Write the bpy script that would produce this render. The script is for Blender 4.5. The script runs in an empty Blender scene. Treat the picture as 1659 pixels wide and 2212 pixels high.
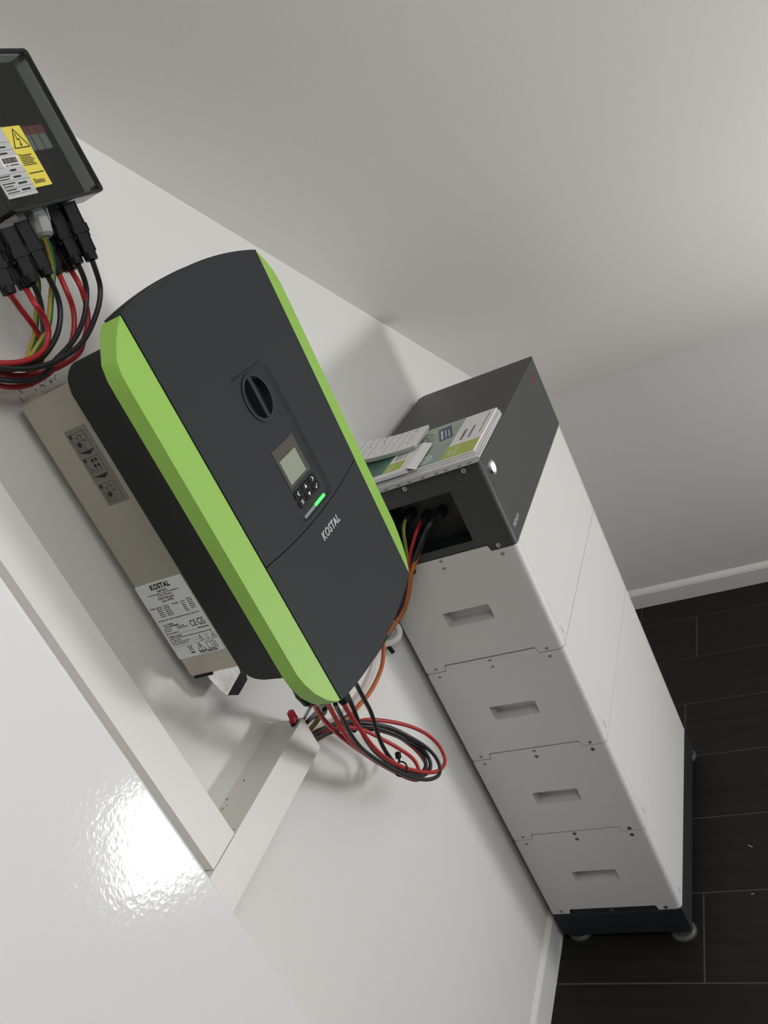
import bpy, bmesh, math, random
from mathutils import Vector, Matrix

PI = math.pi
SC = bpy.context.scene
COL = SC.collection
random.seed(7)

# ------------------------------------------------------------------ camera
cam = bpy.data.cameras.new('camera')
cam.sensor_fit = 'HORIZONTAL'; cam.sensor_width = 36.0; cam.lens = 39.576
cam.clip_start = 0.02
camo = bpy.data.objects.new('camera', cam); COL.objects.link(camo)
# rows: image right, image down, view direction
_r = ((0.30466574, -0.85087222, -0.42801316),
      (-0.46318966, 0.26030042, -0.84717119),
      (0.83224643, 0.45635531, -0.31481059))
camo.matrix_world = Matrix(((_r[0][0], -_r[1][0], -_r[2][0], -1.326123),
                            (_r[0][1], -_r[1][1], -_r[2][1], -0.808705),
                            (_r[0][2], -_r[1][2], -_r[2][2], 1.5868),
                            (0, 0, 0, 1)))
SC.camera = camo

# ------------------------------------------------------------------ world, view, lights
w = bpy.data.worlds.new('world'); SC.world = w; w.use_nodes = True
w.node_tree.nodes['Background'].inputs[0].default_value = (0.62, 0.72, 0.9, 1)
w.node_tree.nodes['Background'].inputs[1].default_value = 1.0
SC.view_settings.view_transform = 'Standard'
SC.view_settings.look = 'None'
SC.view_settings.gamma = 1.0
SC.view_settings.use_curve_mapping = False
SC.view_settings.exposure = 0.31

def area(name, loc, direction, sx, sy, power, col=(1, 1, 1), spread=180):
    l = bpy.data.lights.new(name, 'AREA'); l.shape = 'RECTANGLE'
    l.size = sx; l.size_y = sy; l.energy = power; l.color = col; l.spread = math.radians(spread)
    o = bpy.data.objects.new(name, l); COL.objects.link(o); o.location = loc
    o.rotation_euler = Vector(direction).to_track_quat('-Z', 'Y').to_euler()
    return o
# daylight entering by the window in the wall behind the camera
area("room_daylight", (0.45, -3.3, 1.35), (-0.12, 1, -0.1), 1.4, 1.1, 15, (1.0, 0.99, 0.97))
# area lamp for daylight bounced up off an unseen sunlit patch of floor
area("low_daylight", (0.36, -1.93, -0.068), (-0.30, 0.18, 1), 0.28, 0.60, 36.0, (1.0, 0.995, 0.985))
# added fill lamp high on the left, out of frame, lifting the shaded sides
area("upper_left_fill", (-1.20, -1.35, 2.20), (0.3, 0.75, -0.5), 0.6, 0.6, 5.8, (1.0, 0.99, 0.97))

# ------------------------------------------------------------------ materials
def mat(name, col, rough=0.6, metal=0.0, noise=0.0, nscale=40, bump=0.0, bscale=300, emit=None, estr=0, spec=None, coat=0):
    m = bpy.data.materials.new(name); m.use_nodes = True
    nt = m.node_tree; b = nt.nodes['Principled BSDF']
    b.inputs['Base Color'].default_value = (*col, 1)
    b.inputs['Roughness'].default_value = rough
    b.inputs['Metallic'].default_value = metal
    if spec is not None: b.inputs['Specular IOR Level'].default_value = spec
    if coat: b.inputs['Coat Weight'].default_value = coat; b.inputs['Coat Roughness'].default_value = 0.08
    tc = nt.nodes.new('ShaderNodeTexCoord')
    if noise:
        n = nt.nodes.new('ShaderNodeTexNoise'); n.inputs['Scale'].default_value = nscale
        n.inputs['Detail'].default_value = 3
        nt.links.new(tc.outputs['Object'], n.inputs['Vector'])
        r = nt.nodes.new('ShaderNodeMapRange')
        r.inputs['To Min'].default_value = 1 - noise; r.inputs['To Max'].default_value = 1 + noise
        nt.links.new(n.outputs['Fac'], r.inputs['Value'])
        mx = nt.nodes.new('ShaderNodeVectorMath'); mx.operation = 'SCALE'
        mx.inputs[0].default_value = col
        nt.links.new(r.outputs['Result'], mx.inputs['Scale'])
        nt.links.new(mx.outputs['Vector'], b.inputs['Base Color'])
    if bump:
        n = nt.nodes.new('ShaderNodeTexNoise'); n.inputs['Scale'].default_value = bscale
        n.inputs['Detail'].default_value = 2
        nt.links.new(tc.outputs['Object'], n.inputs['Vector'])
        bp = nt.nodes.new('ShaderNodeBump'); bp.inputs['Strength'].default_value = bump
        bp.inputs['Distance'].default_value = 0.002
        nt.links.new(n.outputs['Fac'], bp.inputs['Height'])
        nt.links.new(bp.outputs['Normal'], b.inputs['Normal'])
    if emit:
        b.inputs['Emission Color'].default_value = (*emit, 1); b.inputs['Emission Strength'].default_value = estr
    return m

def s2l(*c):
    return tuple(((v / 255) / 12.92 if v <= 10 else ((v / 255 + 0.055) / 1.055) ** 2.4) for v in c)

M = {
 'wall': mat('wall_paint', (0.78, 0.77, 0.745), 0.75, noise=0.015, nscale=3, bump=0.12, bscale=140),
 'wall_far': mat('wall_far_dimmed', (0.34, 0.34, 0.33), 0.8),  # unseen walls, darkened to cut the light they bounce back
 'slope': mat('ceiling_paint', (0.80, 0.77, 0.745), 0.75, noise=0.03, nscale=1.6, bump=0.10, bscale=120),
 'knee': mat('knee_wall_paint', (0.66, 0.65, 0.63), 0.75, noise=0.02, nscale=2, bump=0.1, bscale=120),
 'base': mat('baseboard_white', (0.74, 0.74, 0.73), 0.45),
 'caulk': mat('caulk', (0.8, 0.79, 0.76), 0.5),
 'duct': mat('duct_plastic', (0.78, 0.765, 0.72), 0.45, noise=0.01, nscale=12),
 'battery': mat('battery_white', (0.69, 0.685, 0.665), 0.5, bump=0.12, bscale=900),
 'unit': mat('unit_dark_grey', (0.046, 0.050, 0.047), 0.5, bump=0.1, bscale=900),
 'rim': mat('smoked_rim', (0.010, 0.011, 0.011), 0.2),
 'platelabel': mat('label_grey', (0.52, 0.53, 0.53), 0.45),
 'basedark': mat('base_dark_grey', (0.022, 0.026, 0.029), 0.5, spec=0.35), 'footmetal': mat('foot_metal', (0.09, 0.09, 0.09), 0.5, metal=0.4),
 'seam': mat('seam_dark', (0.02, 0.02, 0.02), 0.8),
 'cover': mat('cover_anthracite', (0.0215, 0.0265, 0.0300), 0.6, noise=0.06, nscale=6, bump=0.15, bscale=1400, spec=0.28),
 'housing': mat('housing_black', (0.0075, 0.0098, 0.0100), 0.5),
 'green': mat('strip_green', (0.300, 0.560, 0.085), 0.45, noise=0.02, nscale=30, bump=0.15, bscale=1400),
 'knob': mat('knob_black', (0.015, 0.0185, 0.0205), 0.42, spec=0.35),
 'gap': mat('gap_black', (0.004, 0.004, 0.004), 0.7),
 'key': mat('key_black', (0.006, 0.006, 0.007), 0.4, spec=0.2),
 'white': mat('print_white', (0.85, 0.86, 0.86), 0.5),
 'frame': mat('display_frame', (0.055, 0.047, 0.036), 0.28),
 'lcd': mat('display_screen', (0.28, 0.33, 0.245), 0.3, noise=0.05, nscale=60),
 'led_on': mat('led_green', (0.1, 0.7, 0.15), 0.4, emit=(0.05, 0.9, 0.10), estr=1.1),
 'led_off': mat('led_grey', (0.23, 0.27, 0.28), 0.35),
 'steel': mat('heat_sink_steel', (0.50, 0.47, 0.40), 0.34, metal=0.75, noise=0.05, nscale=8, bump=0.04, bscale=600),
 'galv': mat('galvanised_sheet', (0.62, 0.61, 0.60), 0.42, metal=0.55, noise=0.25, nscale=120),
 'label': mat('label_silver', (0.80, 0.81, 0.81), 0.45),
 'film': mat('label_film', (0.21, 0.20, 0.17), 0.4),
 'ink': mat('ink_black', (0.012, 0.012, 0.014), 0.6),
 'inkg': mat('ink_grey', (0.08, 0.08, 0.09), 0.6),
 'screw': mat('screw_zinc', (0.62, 0.61, 0.58), 0.3, metal=0.9),
 'screw_dark': mat('screw_dark', (0.30, 0.29, 0.27), 0.35, metal=0.8),
 'steelring': mat('button_steel', (0.8, 0.78, 0.74), 0.18, metal=1.0),
 'blue_led': mat('button_led', (0.6, 0.65, 0.9), 0.3, emit=(0.62, 0.68, 1.0), estr=1.3),
 'red_logo': mat('logo_red', (0.20, 0.025, 0.035), 0.5),
 'grey_logo': mat('logo_grey', (0.36, 0.37, 0.37), 0.5),
 'c_red': mat('cable_red', (0.42, 0.022, 0.026), 0.42, noise=0.06, nscale=60),
 'c_black': mat('cable_black', (0.018, 0.019, 0.021), 0.42),
 'c_orange': mat('cable_orange', (0.50, 0.14, 0.035), 0.5, noise=0.06, nscale=60),
 'c_grey': mat('cable_grey', (0.30, 0.31, 0.33), 0.45),
 'plug': mat('plug_black', (0.0075, 0.008, 0.009), 0.5, spec=0.25),
 'greyplastic': mat('grey_plastic', (0.36, 0.37, 0.37), 0.45),
 'boxgrey': mat('enclosure_grey', (0.66, 0.67, 0.65), 0.5),
 'yellow': mat('label_yellow', (0.80, 0.68, 0.09), 0.45),
 'paper': mat('paper_white', (0.78, 0.77, 0.77), 0.6),
 'paper2': mat('paper_lilac', (0.62, 0.60, 0.64), 0.6),
 'sleeve': mat('sleeve_film', (0.42, 0.43, 0.44), 0.25),
 'lime': mat('print_lime', (0.40, 0.50, 0.06), 0.4),
 'blue': mat('print_blue', (0.025, 0.05, 0.14), 0.4),
 'photo': None, 'photo_dark': None,
 'redclip': mat('clip_red', (0.62, 0.022, 0.035), 0.4),
 'clampwhite': mat('clamp_white', (0.78, 0.78, 0.77), 0.35),
 'grout': mat('grout', (0.075, 0.072, 0.067), 0.9, noise=0.15, nscale=60),
 'pane': None, 'cabinet': None, 'tile': None, 'yg': None,
 'fuse_red': mat('fuse_red', (0.32, 0.09, 0.10), 0.5), 'fusegrey': mat('fuse_grey', (0.34, 0.35, 0.35), 0.5),
 'window_glass': mat('window_glass', (0.8, 0.85, 0.9), 0.1, emit=(0.85, 0.92, 1.0), estr=1.0),
 'pencil': mat('pencil', (0.12, 0.10, 0.11), 0.8),
}

def m_cabinet():
    m = bpy.data.materials.new('cabinet_gloss_white'); m.use_nodes = True
    nt = m.node_tree; b = nt.nodes['Principled BSDF']
    b.inputs['Base Color'].default_value = (0.80, 0.80, 0.80, 1)
    b.inputs['Roughness'].default_value = 0.085
    tc = nt.nodes.new('ShaderNodeTexCoord')
    n = nt.nodes.new('ShaderNodeTexNoise'); n.inputs['Scale'].default_value = 190; n.inputs['Detail'].default_value = 1.5
    nt.links.new(tc.outputs['Object'], n.inputs['Vector'])
    bp = nt.nodes.new('ShaderNodeBump'); bp.inputs['Strength'].default_value = 0.35; bp.inputs['Distance'].default_value = 0.00035
    nt.links.new(n.outputs['Fac'], bp.inputs['Height']); nt.links.new(bp.outputs['Normal'], b.inputs['Normal'])
    return m
M['cabinet'] = m_cabinet()

def m_tile():
    m = bpy.data.materials.new('wood_look_tile'); m.use_nodes = True
    nt = m.node_tree; b = nt.nodes['Principled BSDF']
    b.inputs['Roughness'].default_value = 0.6; b.inputs['Specular IOR Level'].default_value = 0.28
    tc = nt.nodes.new('ShaderNodeTexCoord'); mp = nt.nodes.new('ShaderNodeMapping')
    mp.inputs['Scale'].default_value = (60, 2.2, 1)
    oi = nt.nodes.new('ShaderNodeObjectInfo')
    nt.links.new(tc.outputs['Object'], mp.inputs['Vector'])
    n = nt.nodes.new('ShaderNodeTexNoise'); n.noise_dimensions = '4D'; n.inputs['Scale'].default_value = 1.0; n.inputs['Detail'].default_value = 6
    mu = nt.nodes.new('ShaderNodeMath'); mu.operation = 'MULTIPLY'; mu.inputs[1].default_value = 40
    nt.links.new(oi.outputs['Random'], mu.inputs[0]); nt.links.new(mu.outputs[0], n.inputs['W'])
    nt.links.new(mp.outputs['Vector'], n.inputs['Vector'])
    cr = nt.nodes.new('ShaderNodeValToRGB')
    cr.color_ramp.elements[0].position = 0.3; cr.color_ramp.elements[0].color = (0.006, 0.0058, 0.0052, 1)
    cr.color_ramp.elements[1].position = 0.75; cr.color_ramp.elements[1].color = (0.014, 0.0132, 0.0118, 1)
    nt.links.new(n.outputs['Fac'], cr.inputs['Fac']); nt.links.new(cr.outputs['Color'], b.inputs['Base Color'])
    bp = nt.nodes.new('ShaderNodeBump'); bp.inputs['Strength'].default_value = 0.2; bp.inputs['Distance'].default_value = 0.001
    nt.links.new(n.outputs['Fac'], bp.inputs['Height']); nt.links.new(bp.outputs['Normal'], b.inputs['Normal'])
    return m
M['tile'] = m_tile()

def m_photo(name, c0, c1, sc):
    m = bpy.data.materials.new(name); m.use_nodes = True
    nt = m.node_tree; b = nt.nodes['Principled BSDF']; b.inputs['Roughness'].default_value = 0.35
    tc = nt.nodes.new('ShaderNodeTexCoord')
    n = nt.nodes.new('ShaderNodeTexNoise'); n.inputs['Scale'].default_value = sc; n.inputs['Detail'].default_value = 3
    nt.links.new(tc.outputs['Object'], n.inputs['Vector'])
    cr = nt.nodes.new('ShaderNodeValToRGB')
    cr.color_ramp.elements[0].position = 0.35; cr.color_ramp.elements[0].color = (*c0, 1)
    cr.color_ramp.elements[1].position = 0.65; cr.color_ramp.elements[1].color = (*c1, 1)
    nt.links.new(n.outputs['Fac'], cr.inputs['Fac']); nt.links.new(cr.outputs['Color'], b.inputs['Base Color'])
    return m
M['photo'] = m_photo('print_photo', (0.20, 0.31, 0.24), (0.33, 0.40, 0.32), 14)
M['photo_dark'] = m_photo('print_photo_dark', (0.035, 0.075, 0.07), (0.05, 0.21, 0.13), 22)

def m_pane():
    m = bpy.data.materials.new('smoked_pane'); m.use_nodes = True
    nt = m.node_tree; nt.nodes.clear()
    out = nt.nodes.new('ShaderNodeOutputMaterial')
    tr = nt.nodes.new('ShaderNodeBsdfTransparent'); tr.inputs[0].default_value = (0.76, 0.78, 0.76, 1)
    gl = nt.nodes.new('ShaderNodeBsdfGlossy'); gl.inputs[0].default_value = (1, 1, 1, 1); gl.inputs['Roughness'].default_value = 0.03
    lw = nt.nodes.new('ShaderNodeLayerWeight'); pw = nt.nodes.new('ShaderNodeMath'); pw.operation = 'POWER'; pw.inputs[1].default_value = 4.0
    fr = nt.nodes.new('ShaderNodeMath'); fr.operation = 'MULTIPLY_ADD'; fr.inputs[1].default_value = 0.5; fr.inputs[2].default_value = 0.025
    nt.links.new(lw.outputs['Facing'], pw.inputs[0]); nt.links.new(pw.outputs[0], fr.inputs[0])
    mx = nt.nodes.new('ShaderNodeMixShader')
    nt.links.new(fr.outputs[0], mx.inputs[0]); nt.links.new(tr.outputs[0], mx.inputs[1]); nt.links.new(gl.outputs[0], mx.inputs[2])
    nt.links.new(mx.outputs[0], out.inputs[0])
    return m
M['pane'] = m_pane()

def m_yg():
    # yellow-green earth wire: the stripe runs along the wire, by the mesh's own UV (u = round the wire)
    m = bpy.data.materials.new('cable_yellow_green'); m.use_nodes = True
    nt = m.node_tree; b = nt.nodes['Principled BSDF']; b.inputs['Roughness'].default_value = 0.45
    uv = nt.nodes.new('ShaderNodeUVMap'); sp = nt.nodes.new('ShaderNodeSeparateXYZ')
    nt.links.new(uv.outputs[0], sp.inputs[0])
    dm = nt.nodes.new('ShaderNodeMath'); dm.operation = 'MULTIPLY'; dm.inputs[1].default_value = 2.0
    fr = nt.nodes.new('ShaderNodeMath'); fr.operation = 'FRACT'
    gt = nt.nodes.new('ShaderNodeMath'); gt.operation = 'GREATER_THAN'; gt.inputs[1].default_value = 0.6
    nt.links.new(sp.outputs[0], dm.inputs[0]); nt.links.new(dm.outputs[0], fr.inputs[0]); nt.links.new(fr.outputs[0], gt.inputs[0])
    mx = nt.nodes.new('ShaderNodeMix'); mx.data_type = 'RGBA'
    mx.inputs[6].default_value = (0.40, 0.30, 0.045, 1); mx.inputs[7].default_value = (0.03, 0.16, 0.035, 1)
    nt.links.new(gt.outputs[0], mx.inputs[0]); nt.links.new(mx.outputs[2], b.inputs['Base Color'])
    return m
M['yg'] = m_yg()

# ------------------------------------------------------------------ helpers
def root_loc(o):
    v = Vector((0, 0, 0))
    while o is not None:
        v += o.location; o = o.parent
    return v

def finish(bm, name):
    bmesh.ops.recalc_face_normals(bm, faces=bm.faces)
    me = bpy.data.meshes.new(name); bm.to_mesh(me); bm.free()
    return me

def smooth(me, ang=35):
    me.set_sharp_from_angle(angle=math.radians(ang))
    for p in me.polygons: p.use_smooth = len(p.vertices) <= 4 and p.area < 4e-4

def obj(name, bm, m, parent=None, sm=True, ang=35):
    """world-coordinate geometry -> one mesh object under its parent"""
    me = finish(bm, name) if isinstance(bm, bmesh.types.BMesh) else bm
    if sm: smooth(me, ang)
    me.materials.append(M[m] if isinstance(m, str) else m)
    o = bpy.data.objects.new(name, me); COL.objects.link(o)
    if parent is not None:
        L = root_loc(parent)
        me.transform(Matrix.Translation(-L)); o.parent = parent
    return o

def tag(o, label, cat, group=None):
    o['label'] = label; o['category'] = cat
    if group: o['group'] = group
    return o

def thing(name, label, cat, loc, group=None):
    o = bpy.data.objects.new(name, None); COL.objects.link(o)
    o.location = loc; o.empty_display_size = 0.05
    return tag(o, label, cat, group)

def struct(name, bm, m, parent=None, **k):
    o = obj(name, bm, m, parent, **k); o['kind'] = 'structure'; return o

def put(name, me, parent, pos):
    """shared local mesh placed at a world position under a parent"""
    o = bpy.data.objects.new(name, me); COL.objects.link(o)
    o.parent = parent; o.location = Vector(pos) - root_loc(parent)
    return o

def add_box(bm, x0, x1, y0, y1, z0, z1, bev=0, seg=2):
    r = bmesh.ops.create_cube(bm, size=1)
    vs = r['verts']
    for v in vs:
        v.co = Vector((x0 + (v.co.x + .5) * (x1 - x0), y0 + (v.co.y + .5) * (y1 - y0), z0 + (v.co.z + .5) * (z1 - z0)))
    if bev:
        es = list({e for v in vs for e in v.link_edges})
        bmesh.ops.bevel(bm, geom=es, offset=bev, segments=seg, profile=0.5, affect='EDGES')
    return bm

def box(x0, x1, y0, y1, z0, z1, bev=0, seg=2):
    return add_box(bmesh.new(), x0, x1, y0, y1, z0, z1, bev, seg)

AX = {'x': lambda a, b, d: (d, a, b), 'y': lambda a, b, d: (a, d, b), 'z': lambda a, b, d: (a, b, d)}

def add_prism(bm, pts, d0, d1, axis='y', bev=0, seg=2, f0=None):
    """pts: 2D outline in the plane across axis; extruded d0..d1"""
    f = AX[axis]
    a = [bm.verts.new(f(p[0], p[1], d0)) for p in pts]
    b = [bm.verts.new(f(p[0], p[1], d1)) for p in pts]
    n = len(pts)
    fa = bm.faces.new(a); fb = bm.faces.new(list(reversed(b)))
    for i in range(n): bm.faces.new((a[i], b[i], b[(i + 1) % n], a[(i + 1) % n]))
    if bev:
        es = list(fa.edges) if bev > 0 else list(fa.edges) + list(fb.edges)
        bmesh.ops.bevel(bm, geom=es, offset=abs(bev), segments=seg, profile=0.5, affect='EDGES')
    return bm

def prism(pts, d0, d1, axis='y', bev=0, seg=2):
    return add_prism(bmesh.new(), pts, d0, d1, axis, bev, seg)

def rrect(a0, a1, b0, b1, r, n=5):
    out = []
    for cx, cy, s in ((a1 - r, b1 - r, 0), (a0 + r, b1 - r, 1), (a0 + r, b0 + r, 2), (a1 - r, b0 + r, 3)):
        for k in range(n + 1):
            t = (s + k / n) * PI / 2
            out.append((cx + r * math.cos(t), cy + r * math.sin(t)))
    return out

def circ(cx, cy, r, n=28, ry=None):
    ry = ry or r
    return [(cx + r * math.cos(2 * PI * k / n), cy + ry * math.sin(2 * PI * k / n)) for k in range(n)]

def plate(outer, holes, d0, d1, axis):
    """plate with holes, extruded d0..d1"""
    bm = bmesh.new(); f = AX[axis]
    es = []; loops = []
    for lp in [outer] + holes:
        vs = [bm.verts.new(f(p[0], p[1], d0)) for p in lp]; loops.append(vs)
        for i in range(len(vs)): es.append(bm.edges.new((vs[i], vs[(i + 1) % len(vs)])))
    r = bmesh.ops.triangle_fill(bm, edges=es, use_beauty=True)
    top = [g for g in r['geom'] if isinstance(g, bmesh.types.BMFace)]
    ex = bmesh.ops.extrude_face_region(bm, geom=top)
    d = Vector(f(0, 0, d1 - d0))
    bmesh.ops.translate(bm, vec=d, verts=[g for g in ex['geom'] if isinstance(g, bmesh.types.BMVert)])
    return bm

def add_ring(bm, outer, inner, d0, d1, axis):
    f = AX[axis]; n = len(outer)
    A = [[bm.verts.new(f(p[0], p[1], d)) for p in lp] for d in (d0, d1) for lp in (outer, inner)]
    for i in range(n):
        j = (i + 1) % n
        bm.faces.new((A[0][i], A[0][j], A[1][j], A[1][i])); bm.faces.new((A[2][i], A[3][i], A[3][j], A[2][j]))
        bm.faces.new((A[0][i], A[2][i], A[2][j], A[0][j])); bm.faces.new((A[1][i], A[1][j], A[3][j], A[3][i]))
    return bm

def catmull(P, n=7):
    P = [Vector(p) for p in P]
    Q = [P[0] * 2 - P[1]] + P + [P[-1] * 2 - P[-2]]
    out = []
    for i in range(1, len(Q) - 2):
        a, b, c, d = Q[i - 1:i + 3]
        for k in range(n):
            t = k / n
            out.append(0.5 * ((2 * b) + (c - a) * t + (2 * a - 5 * b + 4 * c - d) * t * t + (3 * b - a - 3 * c + d) * t ** 3))
    out.append(P[-1]); return out

def tube(P, r, seg=12, n=7, smooth_pts=True, twist=0.0, radii=None):
    pts = catmull(P, n) if smooth_pts else [Vector(p) for p in P]
    if smooth_pts:
        for _ in range(4):
            pts = [pts[0]] + [(pts[i - 1] + pts[i] * 2 + pts[i + 1]) / 4 for i in range(1, len(pts) - 1)] + [pts[-1]]
    bm = bmesh.new(); uvl = bm.loops.layers.uv.new('uv')
    t0 = (pts[1] - pts[0]).normalized()
    nrm = t0.orthogonal().normalized(); rings = []
    for i, p in enumerate(pts):
        t = (pts[min(i + 1, len(pts) - 1)] - pts[max(i - 1, 0)]).normalized()
        nrm = (nrm - t * nrm.dot(t)).normalized(); bn = t.cross(nrm)
        rr = radii[i] if radii else r
        rings.append([bm.verts.new(p + (nrm * math.cos(a) + bn * math.sin(a)) * rr)
                      for a in [2 * PI * k / seg + twist * i for k in range(seg)]])
    for i in range(len(rings) - 1):
        for k in range(seg):
            k2 = (k + 1) % seg
            f = bm.faces.new((rings[i][k], rings[i][k2], rings[i + 1][k2], rings[i + 1][k]))
            for lp, uu in zip(f.loops, (k, k + 1, k + 1, k)): lp[uvl].uv = ((uu + 0.01) / seg, i / len(rings))
    bm.faces.new(list(reversed(rings[0]))); bm.faces.new(rings[-1])
    return bm

def add_cyl(bm, p0, p1, r0, r1=None, seg=20):
    r1 = r0 if r1 is None else r1
    p0 = Vector(p0); p1 = Vector(p1); t = (p1 - p0).normalized(); u = t.orthogonal().normalized(); v = t.cross(u)
    A = [bm.verts.new(p0 + (u * math.cos(2 * PI * k / seg) + v * math.sin(2 * PI * k / seg)) * r0) for k in range(seg)]
    B = [bm.verts.new(p1 + (u * math.cos(2 * PI * k / seg) + v * math.sin(2 * PI * k / seg)) * r1) for k in range(seg)]
    for k in range(seg): bm.faces.new((A[k], A[(k + 1) % seg], B[(k + 1) % seg], B[k]))
    bm.faces.new(list(reversed(A))); bm.faces.new(B)
    return bm

def seg_box(bm, p0, p1, w, h, side=(0, 1, 0), bev=0):
    """box along p0->p1 of cross-section w x h"""
    p0 = Vector(p0); p1 = Vector(p1); t = (p1 - p0); L = t.length; t.normalize()
    s = Vector(side); s = (s - t * s.dot(t)).normalized(); u = t.cross(s)
    r = bmesh.ops.create_cube(bm, size=1)
    for v in r['verts']:
        c = v.co.copy(); v.co = p0 + t * ((c.z + .5) * L) + u * (c.x * w) + s * (c.y * h)
    if bev:
        es = list({e for v in r['verts'] for e in v.link_edges})
        bmesh.ops.bevel(bm, geom=es, offset=bev, segments=1, affect='EDGES')
    return bm

ROT = {  # text frames: columns = reading direction, up, outward normal
 'front': Matrix(((1, 0, 0), (0, 0, -1), (0, 1, 0))),          # on a face looking to -y
 'left': Matrix(((0, 0, -1), (-1, 0, 0), (0, 1, 0))),          # on a face looking to -x
 'top': Matrix(((1, 0, 0), (0, 1, 0), (0, 0, 1))),             # lying on a top face
}
def text_mesh(txt, size, outline=0, shear=0, bold=0, spacing=1.0, squash=1.0):
    cu = bpy.data.curves.new('t', 'FONT'); cu.body = txt; cu.size = size; cu.shear = shear
    cu.align_x = 'CENTER'; cu.align_y = 'CENTER'; cu.space_character = spacing; cu.resolution_u = 3
    if outline:
        cu.fill_mode = 'NONE'; cu.bevel_depth = outline; cu.bevel_resolution = 0
    else:
        cu.extrude = 0.00004; cu.offset = bold
    o = bpy.data.objects.new('t', cu); COL.objects.link(o)
    dg = bpy.context.evaluated_depsgraph_get(); dg.update()
    me = bpy.data.meshes.new_from_object(o.evaluated_get(dg))
    bpy.data.objects.remove(o); bpy.data.curves.remove(cu)
    if squash != 1: me.transform(Matrix.Diagonal((squash, 1, 1, 1)))
    return me
def text_into(bm, txt, size, pos, frame, width=None, **k):
    me = text_mesh(txt, size, **k)
    if width and me.vertices:
        xs = [v.co.x for v in me.vertices]; s = width / (max(xs) - min(xs)); me.transform(Matrix.Diagonal((s, 1, 1, 1)))
    me.transform(Matrix.Translation(Vector(pos)) @ ROT[frame].to_4x4())
    b2 = bmesh.new(); b2.from_mesh(me); tmp = bpy.data.meshes.new('x'); b2.to_mesh(tmp); b2.free()
    bm.from_mesh(tmp); bpy.data.meshes.remove(tmp); bpy.data.meshes.remove(me)

# ------------------------------------------------------------------ constants of the place
WY = 0.018           # wall with the devices
FZ = -0.09           # floor
XR = 1.390           # knee wall
SL, S0 = 0.704, 1.758   # slope: z = S0 - SL*x
H = 0.2374; W = 0.585; D = 0.298; BT = 4 * H + 0.1784
XL, YB = -2.7, -3.5; ZTOP = 2.62
XS = (S0 - ZTOP) / SL

# ------------------------------------------------------------------ structure
struct('wall_back', prism([(XL, FZ), (XR, FZ), (XR, S0 - SL * XR), (XS, ZTOP), (XL, ZTOP)], WY, WY + 0.12, 'y'), 'wall', sm=False)
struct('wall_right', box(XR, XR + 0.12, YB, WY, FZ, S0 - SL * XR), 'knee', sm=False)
cb = bmesh.new()
th = 0.12
add_prism(cb, [(XR + 0.12, S0 - SL * (XR + 0.12)), (XS, ZTOP), (XL, ZTOP), (XL, ZTOP + th), (XS + 0.05, ZTOP + th), (XR + 0.12, S0 - SL * (XR + 0.12) + th * 1.25)], YB, WY + 0.12, 'y')
ceiling = struct('ceiling', cb, 'slope', sm=False)
struct('wall_left', box(XL - 0.12, XL, YB, WY, FZ, ZTOP), 'wall_far', sm=False)
# wall behind the camera with its window opening
wb = plate([(XL, FZ), (XR, FZ), (XR, S0 - SL * XR), (XS, ZTOP), (XL, ZTOP)], [[(-1.25, 0.85), (0.15, 0.85), (0.15, 1.6), (-0.55, 2.1), (-1.25, 2.1)]], YB - 0.14, YB, 'y')
struct('wall_front', wb, 'wall_far', sm=False)
wn = bmesh.new(); add_ring(wn, [(-1.25, 0.85), (0.15, 0.85), (0.15, 1.6), (-0.55, 2.1), (-1.25, 2.1)],
                           [(-1.19, 0.91), (0.09, 0.91), (0.09, 1.57), (-0.57, 2.04), (-1.19, 2.04)], YB - 0.1, YB - 0.04, 'y')
win = struct('window_1', wn, 'base', sm=False)
obj('pane', prism([(-1.19, 0.91), (0.09, 0.91), (0.09, 1.57), (-0.57, 2.04), (-1.19, 2.04)], YB - 0.08, YB - 0.07, 'y'), 'window_glass', win, sm=False)


# floor: grout bed and its planks
floor = struct('floor', box(XL, XR + 0.1, YB, WY + 0.1, FZ - 0.08, FZ - 0.0015), 'grout', sm=False)
PW = 0.2263; X0 = -0.1085; PL = 0.90; g = 0.0021
joint = {-1: 0.25, 0: -0.3175, 1: 0.1325, 2: -0.02, 3: -0.27, 4: 0.03, 5: -0.305, 6: -0.11}
planks = {}
def plank(x0, x1, y0, y1):
    key = (round(x1 - x0, 4), round(y1 - y0, 4))
    if key not in planks:
        me = finish(box(-(x1 - x0) / 2, (x1 - x0) / 2, -(y1 - y0) / 2, (y1 - y0) / 2, -0.008, 0, 0.0006, 1), 'tile')
        me.materials.append(M['tile']); planks[key] = me
    put('tile', planks[key], floor, ((x0 + x1) / 2, (y0 + y1) / 2, FZ))
for i in range(-11, 7):
    x0 = X0 + PW * i; x1 = min(x0 + PW, XR)
    if x1 < XL: continue
    x0 = max(x0, XL)
    jy = joint.get(i, (i * 0.37) % 0.9)
    y = jy + PL * math.ceil((WY - jy) / PL)
    while y > YB:
        ya = max(y - PL, YB); yb = min(y, WY)
        if yb - ya > 0.03: plank(x0 + g, x1 - g, ya + g, yb - g)
        y -= PL

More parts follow.
